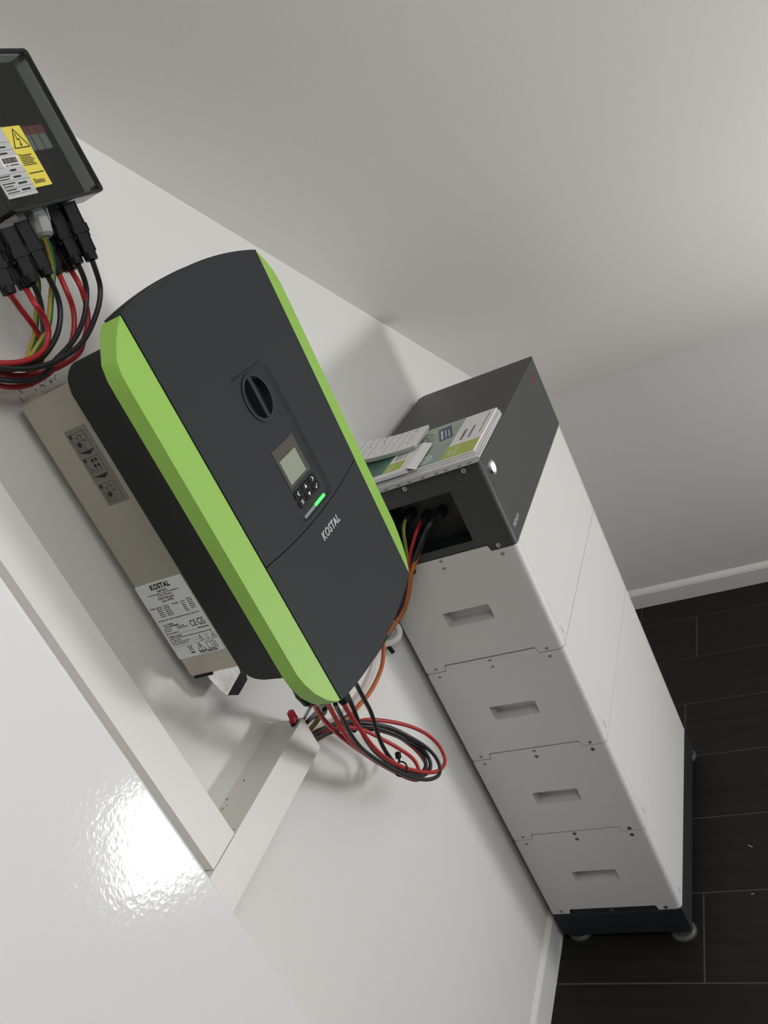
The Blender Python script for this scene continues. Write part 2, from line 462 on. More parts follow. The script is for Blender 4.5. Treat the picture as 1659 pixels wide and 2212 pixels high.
# baseboards
def base_profile(x_or_y, t, h):  # rounded top edge
    return [(0, 0), (-t, 0), (-t, h - 0.004), (-t + 0.004, h), (0, h)]
h = 0.06
struct('baseboard_right', prism([(XR - 0.017, FZ), (XR, FZ), (XR, FZ + h), (XR - 0.012, FZ + h), (XR - 0.017, FZ + h - 0.005)], YB, WY, 'y'), 'base', sm=False)
struct('baseboard_back', prism([(WY - 0.0075, FZ), (WY, FZ), (WY, FZ + 0.07), (WY - 0.0045, FZ + 0.07), (WY - 0.0075, FZ + 0.067)], XL, XR - 0.017, 'x'), 'base', sm=False)
struct('trim_1', prism([(XR - 0.014, FZ + h), (XR, FZ + h), (XR, FZ + h + 0.012)], YB, WY, 'y'), 'caulk', sm=False)
struct('trim_2', prism([(WY - 0.006, FZ + 0.07), (WY, FZ + 0.07), (WY, FZ + 0.082)], XL, XR - 0.017, 'x'), 'caulk', sm=False)

# pencil scribble and smudges on the wall beside the heat sink
pm = bmesh.new()
for (x, z, dx, dz) in [(-0.5205, 1.5796, .004, -.006), (-0.4985, 1.574, .003, .004), (-0.4963, 1.5716, .002, -.003), (-0.4851, 1.574, .004, -.004), (-0.4845, 1.570, .005, .002),
                       (-0.479, 1.572, .001, -.005), (-0.474, 1.5735, .004, .001), (-0.4676, 1.5727, .003, -.005), (-0.4650, 1.5700, .004, .001), (-0.4643, 1.5688, .001, .005),
                       (-0.4575, 1.5730, .003, -.004), (-0.4536, 1.5723, .003, .003), (-0.488, 1.5775, .006, .001), (-0.4700, 1.578, .005, -.001), (-0.5250, 1.571, .001, -.008)]:
    seg_box(pm, (x, WY - 0.0002, z), (x + dx, WY - 0.0002, z + dz), 0.0009, 0.0002)
pmo = obj('pencil_mark', pm, 'pencil', bpy.data.objects['wall_back'], sm=False); pmo['kind'] = 'stuff'

# ------------------------------------------------------------------ shared screw
def screw_mesh(name, axis, ring, headm):
    bm = bmesh.new()
    f = {'x': ((0.0004, 0, 0), (-0.0006, 0, 0), (-0.0011, 0, 0)), 'y': ((0, 0.0004, 0), (0, -0.0006, 0), (0, -0.0011, 0))}[axis]
    add_cyl(bm, f[0], f[1], 0.0045, 0.0045, 16); add_cyl(bm, f[1], f[2], 0.0043, 0.003, 16)
    n = len(bm.faces)
    e = Vector(f[2]) * 1.15
    if axis == 'x':
        add_box(bm, e.x, e.x + .0006, -.0024, .0024, -.0006, .0006); add_box(bm, e.x, e.x + .0006, -.0006, .0006, -.0024, .0024)
    else:
        add_box(bm, -.0024, .0024, e.y, e.y + .0006, -.0006, .0006); add_box(bm, -.0006, .0006, e.y, e.y + .0006, -.0024, .0024)
    bm.faces.ensure_lookup_table()
    for i, fc in enumerate(bm.faces): fc.material_index = 0 if i < n else 1
    me = finish(bm, name); me.materials.append(M[headm]); me.materials.append(M['ink']); return me
SCREW = screw_mesh('screw', 'x', 0, 'screw')
SCREWD = screw_mesh('screw_dark', 'x', 0, 'screw_dark')

# ------------------------------------------------------------------ battery tower
def side_outline(z0, z1, lo_notch, hi_tongue, gap=0.0009):
    r = 0.012; yf = -D + r
    lo = z0 + gap; hi = z1 - gap
    o = [(0.0 - 0.003, lo)]
    if lo_notch:
        n = 0.0135
        o += [(-0.0425, lo), (-0.0450, lo + n - 0.002), (-0.0465, lo + n), (-0.2425, lo + n), (-0.2445, lo + n - 0.002), (-0.2475, lo)]
    o += [(yf, lo), (yf, hi)]
    if hi_tongue:
        n = 0.0135 - gap
        o += [(-0.2455 - .0012, hi), (-0.2455 + .0012 + .0005, hi + n - 0.002), (-0.2415, hi + n), (-0.0470, hi + n), (-0.0455, hi + n - 0.002), (-0.0435, hi)]
    o += [(0.0 - 0.003, hi), (0, hi - 0.003), (0, lo + 0.003)]
    return o

def wrap(bm, xa, s, z0, z1):
    """rounded front corner of a side cover. s=+1 at x=0, -1 at x=W"""
    r = 0.012; t = 0.0025
    out = [(xa + s * (r - r * math.cos(a)), -D + r - r * math.sin(a)) for a in [PI / 2 * k / 8 for k in range(9)]] + [(xa + s * 0.0185, -D)]
    inn = [(xa + s * (r - (r - t) * math.cos(a)), -D + r - (r - t) * math.sin(a)) for a in [PI / 2 * k / 8 for k in range(9)]] + [(xa + s * 0.0185, -D + t)]
    add_prism(bm, out + list(reversed(inn)), z0, z1, 'z')

def side_cover(parent, z0, z1, m, hole=None, lo=True, hi=True, left=True):
    xa, xb, s = (0.0, 0.0025, 1) if left else (W, W - 0.0025, -1)
    bm = plate(side_outline(z0, z1, lo, hi), [hole] if hole else [], xa, xb, 'x')
    wrap(bm, xa, s, z0 + 0.0009, z1 - 0.0009)
    return obj('side_cover', bm, m, parent)

def pocket(parent, y0, y1, z0, z1, depth, m, name, left=True):
    """open recess behind a hole of the side cover"""
    bm = bmesh.new(); t = 0.002; s = 1 if left else -1; xa = 0.0022 if left else W - 0.0022
    X = sorted((xa, xa + s * depth))
    add_box(bm, X[0], X[1], y0 - t, y1 + t, z0 - t, z0); add_box(bm, X[0], X[1], y0 - t, y1 + t, z1, z1 + t)
    add_box(bm, X[0], X[1], y0 - t, y0, z0, z1); add_box(bm, X[0], X[1], y1, y1 + t, z0, z1)
    B = sorted((xa + s * depth, xa + s * (depth + t)))
    add_box(bm, B[0], B[1], y0 - t, y1 + t, z0 - t, z1 + t)
    return obj(name, bm, m, parent, sm=False)

GRP = 'white battery modules stacked in one tower'
LAB = ['lowest white battery module, resting on the dark grey base',
       'white battery module directly above the lowest one',
       'white battery module second from the top of the tower',
       'topmost white battery module, right under the dark grey control unit']
for k in range(4):
    z0, z1 = k * H, (k + 1) * H
    t = thing('battery_module', LAB[k], 'battery', (W / 2, -D / 2, z0), GRP)
    bb = bmesh.new()
    # inner carcass: split round the handle pockets
    add_box(bb, 0.040, W - 0.040, -D + 0.0028, -0.001, z0 + 0.0008, z1 - 0.0008)
    obj('carcass', bb, 'battery', t, sm=False)
    obj('back_panel', box(0.003, W - 0.003, -0.0012, 0, z0 + 0.001, z1 - 0.001), 'battery', t, sm=False)
    obj('front_panel', box(0.0195, W - 0.0195, -D, -D + 0.0025, z0 + 0.0009, z1 - 0.0009, 0.0006, 1), 'battery', t)
    hole = rrect(-0.1945, -0.0945, z0 + 0.097, z0 + 0.131, 0.004, 3)
    for left in (True, False):
        side_cover(t, z0, z1, 'battery', hole, True, True, left)
        pocket(t, -0.1945, -0.0945, z0 + 0.097, z0 + 0.131, 0.030, 'battery', 'handle_recess', left)
    mids = SCREW if k > 1 else SCREWD
    for (y, z, me) in [(-0.264, z1 - 0.0110, SCREW if k > 1 else SCREWD), (-0.143, z1 + 0.0060, SCREW if k > 0 else SCREWD), (-0.143, z1 - 0.0100, SCREW if k > 1 else SCREWD), (-0.0235, z1 - 0.0110, SCREW),
                       (-0.2645, z0 + 0.0078, SCREW if k > 1 else SCREWD), (-0.0235, z0 + 0.0098, SCREW)]:
        put('screw', me, t, (0, y, z))
    obj('slot', box(0.0310, 0.0328, -D - 0.0002, -D + 0.0005, z0 + 0.0115, z0 + 0.0300), 'inkg', t, sm=False)
    obj('seam_strip', box(0.006, W - 0.006, -D + 0.0035, -D + 0.004, z0, z0 + 0.0012), 'seam', t, sm=False)

# base
t = thing('tower_stand', 'low dark grey metal base under the white battery tower', 'stand', (W / 2, -D / 2, FZ))
obj('frame', box(0.0005, W - 0.0005, -D, -0.001, -0.072, -0.001, 0.003, 2), 'basedark', t)
obj('locating_lip', box(0.0004, 0.004, -0.242, -0.048, -0.001, 0.0125, 0.0006, 1), 'basedark', t)
put('screw', SCREWD, t, (0.0004, -0.144, 0.006))
for (x, y) in ((0.0165, -0.2745), (0.0250, -0.0325), (W - 0.0165, -0.2745), (W - 0.025, -0.0325)):
    f = bmesh.new(); add_cyl(f, (x, y, FZ), (x, y, FZ + 0.004), 0.029, 0.029, 36); add_cyl(f, (x, y, FZ + 0.004), (x, y, FZ + 0.009), 0.027, 0.022, 36)
    add_cyl(f, (x, y, FZ + 0.009), (x, y, -0.072), 0.008, 0.008, 14)
    obj('foot', f, 'footmetal', t)

# control unit
Z0 = 4 * H; Z1 = BT
t = thing('control_unit', 'dark grey control unit on top of the battery tower, with a lit round button', 'control unit', (W / 2, -D / 2, Z0))
obj('carcass', box(0.060, W - 0.003, -D + 0.0028, -0.001, Z0 + 0.0008, Z1 - 0.004), 'unit', t, sm=False)
obj('front_panel', box(0.0195, W - 0.001, -D, -D + 0.0025, Z0 + 0.0009, Z1 - 0.001, 0.0006, 1), 'unit', t)
tp = prism([(0.0, -D + 0.010), (0.003, -D + 0.003), (0.010, -D), (W - 0.002, -D), (W, -D + 0.002), (W, -0.012), (W - 0.012, 0), (0.012, 0), (0, -0.012)], Z1 - 0.003, Z1, 'z')
obj('top_cover', tp, 'unit', t, sm=False)
WH = [(-0.2220, 0.9795), (-0.2220, 1.0855), (-0.0760, 1.0855), (-0.0760, 0.9795)]
side_cover(t, Z0, Z1 - 0.003, 'unit', WH, True, False, True)
pocket(t, -0.2220, -0.0760, 0.9795, 1.0855, 0.045, 'housing', 'connection_recess')
for (y, z) in ((-0.1425, 1.117), (-0.2635, 1.116), (-0.0235, 1.117), (-0.2645, 0.9572)): put('screw', SCREW, t, (0, y, z))
def gland(parent, p0, p1, r, m='plug', hexr=None):
    """cable gland: hexagonal nut with a round dome"""
    p0 = Vector(p0); p1 = Vector(p1); a = p0.lerp(p1, .35); b = p0.lerp(p1, .62)
    bm = bmesh.new(); add_cyl(bm, p0, a, r, r, 6); add_cyl(bm, a, b, r * .82, r * .86, 18); add_cyl(bm, b, p1, r * .9, r * .6, 8)
    return obj('cable_gland', bm, m, parent)
for (y, z, r) in ((-0.108, 1.049, .0125), (-0.138, 1.036, .0105), (-0.170, 1.036, .0115), (-0.112, 1.008, .010), (-0.086, 1.038, .010)):
    gland(t, (0.0465, y, z), (0.021, y, z), r)
# power button
bt = bmesh.new(); add_cyl(bt, (0.0435, -D + 0.001, 1.0905), (0.0435, -D - 0.0035, 1.0905), 0.0150, 0.0138, 36)
b = obj('power_button', bt, 'steelring', t)
rg = bmesh.new(); add_ring(rg, circ(0.0435, 1.0905, 0.0092, 32), circ(0.0435, 1.0905, 0.0070, 32), -D - 0.0045, -D - 0.003, 'y')
obj('light_ring', rg, 'blue_led', b)
sy = bmesh.new()
add_ring(sy, circ(0.0435, 1.0898, 0.0036, 20), circ(0.0435, 1.0898, 0.0025, 20), -D - 0.0042, -D - 0.003, 'y'); add_box(sy, 0.0430, 0.0440, -D - 0.0043, -D - 0.003, 1.0900, 1.0950)
obj('power_symbol', sy, 'blue_led', b)
pr = bmesh.new(); text_into(pr, 'PREMIUM', 0.0135, (0.0465, -D - 0.0003, 0.9750), 'front', width=0.046, bold=0.0003)
obj('printed_word', pr, 'grey_logo', t, sm=False)
lg = bmesh.new()
cx, cz = 0.5200, 1.0925
def swirl(bm, a0, a1, r0, w0, w1, off=0):
    n = 22; o = []; i_ = []
    for k in range(n + 1):
        a = a0 + (a1 - a0) * k / n; ww = w0 + (w1 - w0) * k / n
        o.append((cx + (r0 + ww) * math.cos(a), cz + (r0 + ww) * math.sin(a))); i_.append((cx + r0 * math.cos(a), cz + r0 * math.sin(a)))
    add_prism(bm, o + list(reversed(i_)), -D - 0.0003, -D + 0.0002, 'y')
swirl(lg, math.radians(60), math.radians(255), 0.0160, 0.0006, 0.0032)
swirl(lg, math.radians(240), math.radians(435), 0.0160, 0.0006, 0.0032)
add_prism(lg, [(cx - .011, cz + .001), (cx - .003, cz + .012), (cx + .002, cz + .004), (cx + .011, cz + .007), (cx + .006, cz - .002), (cx + .008, cz - .010), (cx, cz - .006), (cx - .007, cz - .012), (cx - .004, cz - .003)], -D - 0.0003, -D + 0.0002, 'y')
obj('emblem', lg, 'red_logo', t, sm=False)

# ------------------------------------------------------------------ inverter
INV = thing('inverter', 'wall inverter with anthracite front, lime green side strips and a rotary switch', 'inverter', (-0.405, WY, 1.07))
CXL, CXR = -0.565, -0.233
def taper(bm):
    for v in bm.verts:
        if v.co.x > CXL: v.co.x = CXL + (v.co.x - CXL) * (1 - 0.081 * (1.603 - v.co.z) / 0.531)
    return bm
YF = -0.215
def arc_pts(z_end, sag, n=24, x0=CXL, x1=CXR):
    return [(x0 + (x1 - x0) * k / n, z_end + sag * (1 - (2 * k / n - 1) ** 2)) for k in range(n + 1)]
top = arc_pts(1.603, 0.0165); seam = arc_pts(1.2752, -0.0115); bot = arc_pts(1.0725, -0.0175)
tx = lambda x, z: CXL + (x - CXL) / (1 - 0.081 * (1.603 - z) / 0.531)   # so that taper() lands on x
hole = [(tx(x, z), z) for x, z in rrect(-0.4530, -0.3465, 1.2705, 1.4780, 0.014, 7)]
up = plate([(p[0], p[1]) for p in top] + list(reversed([(x, z + 0.0007) for x, z in seam])), [hole], YF, -0.190, 'y')
taper(up); obj('upper_cover', up, 'cover', INV)
lo = prism([(x, z - 0.0007) for x, z in seam] + list(reversed(bot)), YF, -0.190, 'y', bev=0.0012)
taper(lo); obj('lower_cover', lo, 'cover', INV)
# core behind the covers (visible as black gaps and as the top lip)
core = prism([(x, z + 0.001) for x, z in arc_pts(1.603, 0.0165, x0=-0.5625, x1=-0.236)] + list(reversed([(x, z + 0.004) for x, z in arc_pts(1.0740, -0.0150, x0=-0.575, x1=-0.236)])), -0.1985, -0.188, 'y')
taper(core); obj('inner_frame', core, 'housing', INV)
def strip(side):
    # outline of a side strip in (offset outwards, z)
    O = [(0.0012, 1.6015), (-0.006, 1.6035), (0.012, 1.5935), (0.025, 1.5790), (0.0365, 1.5640), (0.0405, 1.5480), (0.0410, 1.5300),
         (0.0410, 1.1450), (0.0385, 1.1280), (0.0320, 1.1090), (0.0200, 1.0900), (0.0080, 1.0765), (0.0012, 1.0735)]
    O = [p for p in O if p[0] > 0]
    bm = bmesh.new()
    X = (lambda o: CXL - o) if side < 0 else (lambda o: CXR + o)
    yf = lambda o: -0.2146 + 0.0075 * o / 0.041
    a = [bm.verts.new((X(o), yf(o), z)) for o, z in O]; b = [bm.verts.new((X(o), -0.186, z)) for o, z in O]
    fa = bm.faces.new(a); bm.faces.new(list(reversed(b)))
    for i in range(len(O)): bm.faces.new((a[i], b[i], b[(i + 1) % len(O)], a[(i + 1) % len(O)]))
    bmesh.ops.bevel(bm, geom=list(fa.edges), offset=0.0010, segments=2, profile=0.5, affect='EDGES')
    if side > 0:
        for v in bm.verts:
            e = CXL + (CXR - CXL) * (1 - 0.081 * (1.603 - v.co.z) / 0.531)
            v.co.x = e + (v.co.x - CXR)
    return bm
obj('side_strip', strip(-1), 'green', INV, ang=25); obj('side_strip', strip(1), 'green', INV, ang=25)
# black housing with round rear corners, seen from its side
r = 0.026; prof = [(-0.190, 1.5795)]
for k in range(7):
    a = PI / 2 * k / 6; prof.append((-0.0900 - r + r * math.sin(a), 1.5795 - r + r * math.cos(a) - 0.004 * math.sin(a)))
for k in range(7):
    a = PI / 2 * k / 6; prof.append((-0.0900 - r + r * math.cos(a), 1.122 + r - r * math.sin(a)))
prof.append((-0.190, 1.1120))
hb = prism(prof, -0.5590, -0.262, 'x', bev=-0.002)
obj('housing', hb, 'housing', INV)
obj('heat_sink_case', box(-0.5560, -0.272, -0.0950, -0.0035, 1.1470, 1.5640, 0.004, 3), 'steel', INV)
obj('mounting_plate', box(-0.535, -0.30, -0.0035, WY, 1.19, 1.52), 'galv', INV, sm=False)
br = bmesh.new()
add_prism(br, [(-0.5465, 1.1500), (-0.5449, 1.1326), (-0.5400, 1.1080), (-0.5335, 1.0940), (-0.4875, 1.0951), (-0.4750, 1.1500)], -0.0215, -0.0200, 'y')
add_prism(br, [(-0.5335, 1.0925), (-0.5162, 1.0792), (-0.4836, 1.0816), (-0.4836, 1.0826), (-0.5164, 1.0803), (-0.5335, 1.0938)], -0.0225, -0.0195, 'y')
add_box(br, -0.53, -0.48, -0.0200, 0.0178, 1.1455, 1.1469)
obj('bracket', br, 'galv', INV, sm=False)
obj('bracket_flange', prism([(-0.5335, 1.0940), (-0.5164, 1.0806), (-0.4840, 1.0830), (-0.4640, 1.1200), (-0.4700, 1.1460), (-0.4750, 1.1460), (-0.4875, 1.0990)], -0.0220, -0.0214, 'y'), 'gap', INV, sm=False)
obj('rubber_strip', box(-0.5555, -0.552, -0.040, -0.009, 1.1440, 1.1475), 'gap', INV, sm=False)
# raised control panel
cp = bmesh.new()
inner = [(tx(x, z), z) for x, z in rrect(-0.4505, -0.3525, 1.2750, 1.4740, 0.011, 7)]
YP = YF + 0.0040
A = [cp.verts.new((x, YF, z)) for x, z in hole]; B = [cp.verts.new((x, YP, z)) for x, z in inner]
for k in range(len(A)): cp.faces.new((A[k], B[k], B[(k + 1) % len(A)], A[(k + 1) % len(A)]))
fl_ = plate(inner, [[(tx(x, z), z) for x, z in circ(-0.3990, 1.4385, 0.0340, 40)]], YP, YP + 0.0006, 'y')
tmp = bpy.data.meshes.new('x'); fl_.to_mesh(tmp); fl_.free(); cp.from_mesh(tmp)
taper(cp); obj('control_panel', cp, 'cover', INV)
# rotary switch
sx, sz = -0.3990, 1.4385
k0 = bmesh.new(); add_ring(k0, circ(sx, sz, 0.0350, 48), circ(sx, sz, 0.0330, 48), YP + 0.0002, YP + 0.008, 'y')
kr = bmesh.new(); add_ring(kr, circ(sx, sz, 0.0332, 48), circ(sx, sz, 0.0285, 48), YP - 0.0014, YP + 0.0105, 'y')
sw = obj('rotary_switch', kr, 'knob', INV)
obj('switch_gap', k0, 'gap', sw)
obj('dish', prism(circ(sx, sz, 0.0290, 40), YP + 0.0095, YP + 0.0110, 'y'), 'knob', sw, sm=False)
kb = bmesh.new()
add_prism(kb, [(sx - 0.0062, YP + 0.0098), (sx - 0.0040, YP - 0.0016), (sx + 0.0040, YP - 0.0016), (sx + 0.0062, YP + 0.0098)], sz - 0.0282, sz + 0.0282, 'z')
obj('lever', kb, 'knob', sw, sm=False)
mk = bmesh.new()
add_box(mk, -0.4007, -0.3993, YP - .0002, YP + .0002, 1.3865, 1.3945); obj('printed_mark', mk, 'ink', INV, sm=False); mk = bmesh.new(); add_box(mk, -0.3700, -0.3691, YP - .0002, YP + .0002, 1.4000, 1.4062); add_box(mk, -0.3680, -0.3671, YP - .0002, YP + .0002, 1.4000, 1.4062)
obj('print', mk, 'ink', INV, sm=False)
# display
df = obj('display_frame', box(-0.4345, -0.3680, YP - 0.0006, YP + 0.0005, 1.3165, 1.3718, 0.0002, 1), 'frame', INV, sm=False)
obj('screen', box(-0.4285, -0.3790, YP - 0.0009, YP, 1.3208, 1.3552), 'lcd', df, sm=False)
# keys
sym = {0: [(-.003, 0), (.0012, .0032), (.0024, .0032), (-.0002, 0), (.0024, -.0032), (.0012, -.0032)],
       1: [(-.003, -.0024), (.003, -.0024), (0, .0028)],
       2: [(.003, 0), (-.0012, .0032), (-.0024, .0032), (.0002, 0), (-.0024, -.0032), (-.0012, -.0032)],
       3: None, 4: [(-.003, .0024), (.003, .0024), (0, -.0028)],
       5: [(-.0035, -.0006), (-.0025, .0004), (-.001, -.0014), (.0028, .0032), (.0036, .0024), (-.001, -.0032)]}
for i in range(6):
    kx = (-0.4250, -0.4010, -0.3770)[i % 3]; kz = 1.3055 if i < 3 else 1.2932
    o = obj('key', prism(rrect(kx - 0.0104, kx + 0.0104, kz - 0.0052, kz + 0.0052, 0.0014, 3), YP - 0.0013, YP + 0.001, 'y', bev=0.0005), 'key', INV)
    kg = bmesh.new()
    if i == 3:
        seg_box(kg, (kx - .0026, YP - .0015, kz - .0026), (kx + .0026, YP - .0015, kz + .0026), .0012, .0002); seg_box(kg, (kx - .0026, YP - .0015, kz + .0026), (kx + .0026, YP - .0015, kz - .0026), .0012, .0002)
    else: add_prism(kg, [(kx + a, kz + b_) for a, b_ in sym[i]], YP - 0.0016, YP - 0.0012, 'y')
    obj('symbol', kg, 'white', o, sm=False)
obj('indicator_light', prism(rrect(-0.4015, -0.3675, 1.2712, 1.2776, 0.0016, 4), YP - 0.0016, YP + 0.001, 'y', bev=0.0004), 'led_on', INV)['label'] = 'lit green indicator light'
obj('indicator_light', prism(rrect(-0.4375, -0.4040, 1.2712, 1.2776, 0.0016, 4), YP - 0.0016, YP + 0.001, 'y', bev=0.0004), 'led_off', INV)['label'] = 'unlit grey indicator light'
lg = bmesh.new(); text_into(lg, 'KOSTAL', 0.0158, (-0.3990, YF - 0.0006, 1.2372), 'front', width=0.0600, outline=0.00045, shear=0.12, spacing=1.08)
obj('brand_lettering', lg, 'white', INV, sm=False)
# glands and sockets under the inverter
for p0, p1, rr in (((-0.553, -0.160, 1.118), (-0.556, -0.161, 1.072), .0150), ((-0.517, -0.182, 1.085), (-0.523, -0.186, 1.040), .0125), ((-0.47, -0.15, 1.12), (-0.47, -0.15, 1.085), .012)):
    gland(INV, p0, p1, rr)
# rating label on the case, reading towards the room
XF = -0.5562
def left_quad(bm, y0, y1, z0, z1, x, t=0.0002): add_box(bm, x - t, x, min(y0, y1), max(y0, y1), z0, z1)
lb = obj('rating_label', prism(rrect(-0.0860, -0.0045, 1.1785, 1.2965, 0.003, 4), XF - 0.0002, XF, 'x'), 'label', INV, sm=False)
XI = XF - 0.0003
LB = lambda u, v: (XI, -0.0045 - u * 0.0815, 1.2965 - v * 0.118)   # u along the reading direction, v downwards
ink = bmesh.new()
text_into(ink, 'KOSTAL', 0.0105, LB(.49, .064), 'left', width=0.0335, outline=0.00042, shear=0.12, spacing=1.08)
for txt, u, v, size, wd in (('Solar Electric', .49, .120, .0052, .0170), ('PLENTICORE plus 8.5', .49, .216, .0050, .0270), ('Item no.: 10335956', .49, .252, .0036, .0200),
                            ('DC input', .09, .310, .0030, .0085), ('AC output', .58, .310, .0030, .0105), ('CE', .690, .600, .0130, .0105), ('GS', .850, .600, .0150, .0115), ('Made in Germany', .83, .668, .0032, .0170),
                            ('WARNING: Dual supply', .20, .702, .0032, .0230), ('92092TBM00006', .665, .974, .0056, .0300), ('Art. No.: 10335956', .20, .540, .0030, .0180), ('Ser. No.: 92092TBM00006', .25, .567, .0030, .0245)):
    text_into(ink, txt, size, LB(u, v), 'left', width=wd, bold=0.00010)
def bar(u0, u1, v, hh=0.0008):
    a = LB(u0, v); b_ = LB(u1, v); add_box(ink, XI - .0001, XI, b_[1], a[1], a[2] - hh / 2, a[2] + hh / 2)
random.seed(3)
def words(u0, u1, v, hh=0.0012):
    u = u0
    while u < u1:
        e = min(u + random.uniform(.02, .06), u1); bar(u, e, v, hh); u = e + 0.014
words(.16, .80, .152); words(.34, .64, .178)
for i in range(6):
    words(.17, .28, .310 + i * .024); words(.32, .44, .310 + i * .024)
    words(.70, .77, .310 + i * .024); words(.83, .93, .295 + i * .024)
words(.05, .93, .478); words(.06, .22, .595); words(.34, .50, .590); words(.06, .20, .620); words(.34, .56, .613); words(.05, .32, .655)
bar(.04, .96, .676, .00025); words(.05, .95, .728); words(.05, .28, .753); words(.05, .44, .778); words(.05, .40, .803); bar(.46, .62, .778, .0002); bar(.46, .62, .803, .0002); bar(.03, .97, .838, .0002)
def poly_line(pts, wd=0.0006, close=True):
    n = len(pts)
    for i in range(n if close else n - 1): seg_box(ink, LB(*pts[i]), LB(*pts[(i + 1) % n]), wd, 0.0001, side=(1, 0, 0))
poly_line([(.620, .828), (.665, .750), (.710, .828)], .0005); poly_line([(.665, .770), (.655, .796), (.675, .796), (.662, .820)], .0006, False)
poly_line([(.880, .828), (.925, .750), (.970, .828)], .0005); poly_line([(.905, .815), (.910, .790)], .0004, False); poly_line([(.925, .815), (.925, .785)], .0004, False); poly_line([(.945, .815), (.940, .790)], .0004, False)
poly_line([(.790 + .032 * math.cos(a * PI / 6), .778 + .022 * math.sin(a * PI / 6)) for a in range(12)], .0004); bar(.77, .82, .822, .0009)
poly_line([(.475, .952), (.557, .848), (.640, .952)], .0008); poly_line([(.557, .875), (.557, .918)], .0014, False); bar(.550, .564, .936, .0012)
poly_line([(.700, .868), (.740, .856), (.790, .870), (.840, .856), (.885, .868), (.885, .952), (.840, .940), (.790, .955), (.740, .940), (.700, .952)], .0007); poly_line([(.790, .870), (.790, .955)], .0006, False); poly_line([(.837, .895), (.837, .930)], .0014, False); bar(.829, .845, .880, .0012)
poly_line([(.300, .855), (.400, .925)], .0006, False); poly_line([(.400, .855), (.300, .925)], .0006, False); poly_line([(.315, .862), (.385, .862), (.372, .918), (.332, .918)], .0005); bar(.310, .395, .948, .0020)
obj('print', ink, 'ink', lb, sm=False)
# instruction sticker: three small picture fields with arrows
st = obj('instruction_sticker', prism(rrect(-0.0790, -0.0440, 1.4090, 1.5130, 0.002, 3), XF - 0.0002, XF, 'x'), 'film', INV, sm=False)
ink = bmesh.new()
def line3(p, q, wd=0.0004): seg_box(ink, (XI, p[0], p[1]), (XI, q[0], q[1]), wd, 0.0001, side=(1, 0, 0))
def rect3(y0, y1, z0, z1, wd=0.0004):
    P = [(y0, z0), (y1, z0), (y1, z1), (y0, z1)]
    for i in range(4): line3(P[i], P[(i + 1) % 4], wd)
for j, zt in enumerate((1.507, 1.474, 1.438)):
    ya, yb = -0.0485, -0.0725; zb = zt - 0.0245
    rect3(ya, yb, zb, zt)
    add_box(ink, XI - .0001, XI, ya - .003, ya + .001, zt - .005, zt + .000)
    if j < 2: add_prism(ink, [(ya, zb), (yb, zb), ((ya + yb) / 2 - .003, zb - 0.0052)], XI - .0001, XI, 'x')
    if j != 1:
        rect3(ya - .002, ya - .0145, zb + .0010, zb + .0140, .0003)
        cy, cz_ = ya - .0075, zb + .0095
        add_prism(ink, circ(cy, cz_, .0034, 16), XI - .0001, XI, 'x')
        for q in ((-.0085, .0170, -.0125, .0215), (-.0125, .0215, -.0175, .0200), (-.014, .0150, -.020, .0115), (-.0175, .0200, -.0145, .0165), (-.005, .0205, -.0105, .0160), (-.016, .0125, -.0205, .0140)):
            line3((ya + q[0], zb + q[1]), (ya + q[2], zb + q[3]), .0006)
        line3((ya - .004, zb + .0035), (ya - .0065, zb + .0035), .0009); line3((ya - .009, zb + .004), (ya - .012, zb + .005), .0009)
    else:
        for cy in (ya - .0115, ya - .0175):
            for cc, rr in ((.0200, .0022), (.0125, .0022)): add_prism(ink, circ(cy, zb + cc, rr, 10), XI - .0001, XI, 'x')
            line3((cy, zb + .0160), (cy, zb + .0175), .0008); line3((cy - .0012, zb + .0035), (cy - .0012, zb + .0100), .0004); line3((cy + .0012, zb + .0035), (cy + .0012, zb + .0100), .0004)
        line3((ya - .002, zb + .006), (ya - .0045, zb + .0115), .0004); line3((ya - .0045, zb + .0115), (ya - .007, zb + .006), .0004); line3((ya - .007, zb + .006), (ya - .002, zb + .006), .0004)
obj('print', ink, 'ink', st, sm=False)

# ------------------------------------------------------------------ cable ducts
def duct(root, kind, a0, a1, parts):
    pass
t = thing('cable_duct', 'upright cream white cable duct between the gloss cabinet and the inverter', 'cable duct', (-0.7035, WY, 0.976))
vx0, vx1 = -0.7290, -0.6725
u = bmesh.new(); add_box(u, vx0 + .0006, vx1 - .0006, WY - 0.0015, WY, 0.9765, 1.66); add_box(u, vx0 + .0006, vx0 + .002, -0.030, WY, 0.9765, 1.66); add_box(u, vx1 - .002, vx1 - .0006, -0.030, WY, 0.9765, 1.66)
obj('trough', u, 'duct', t, sm=False)
u = bmesh.new(); add_box(u, vx0, vx1, -0.0415, -0.0400, 0.9765, 1.66); add_box(u, vx0, vx0 + .0012, -0.0400, -0.0296, 0.9765, 1.66); add_box(u, vx1 - .0012, vx1, -0.0400, -0.0296, 0.9765, 1.66)
obj('lid', u, 'duct', t, sm=False)
t = thing('cable_duct', 'level cream white cable duct below the inverter, its open end holding the cables', 'cable duct', (-0.654, WY, 0.917))
u = bmesh.new(); add_box(u, -0.860, -0.4462, WY - 0.0015, WY, 0.9165, 0.9745); add_box(u, -0.860, -0.4462, -0.030, WY, 0.9729, 0.9743); add_box(u, -0.860, -0.4462, -0.030, WY, 0.9166, 0.918)
obj('trough', u, 'duct', t, sm=False)
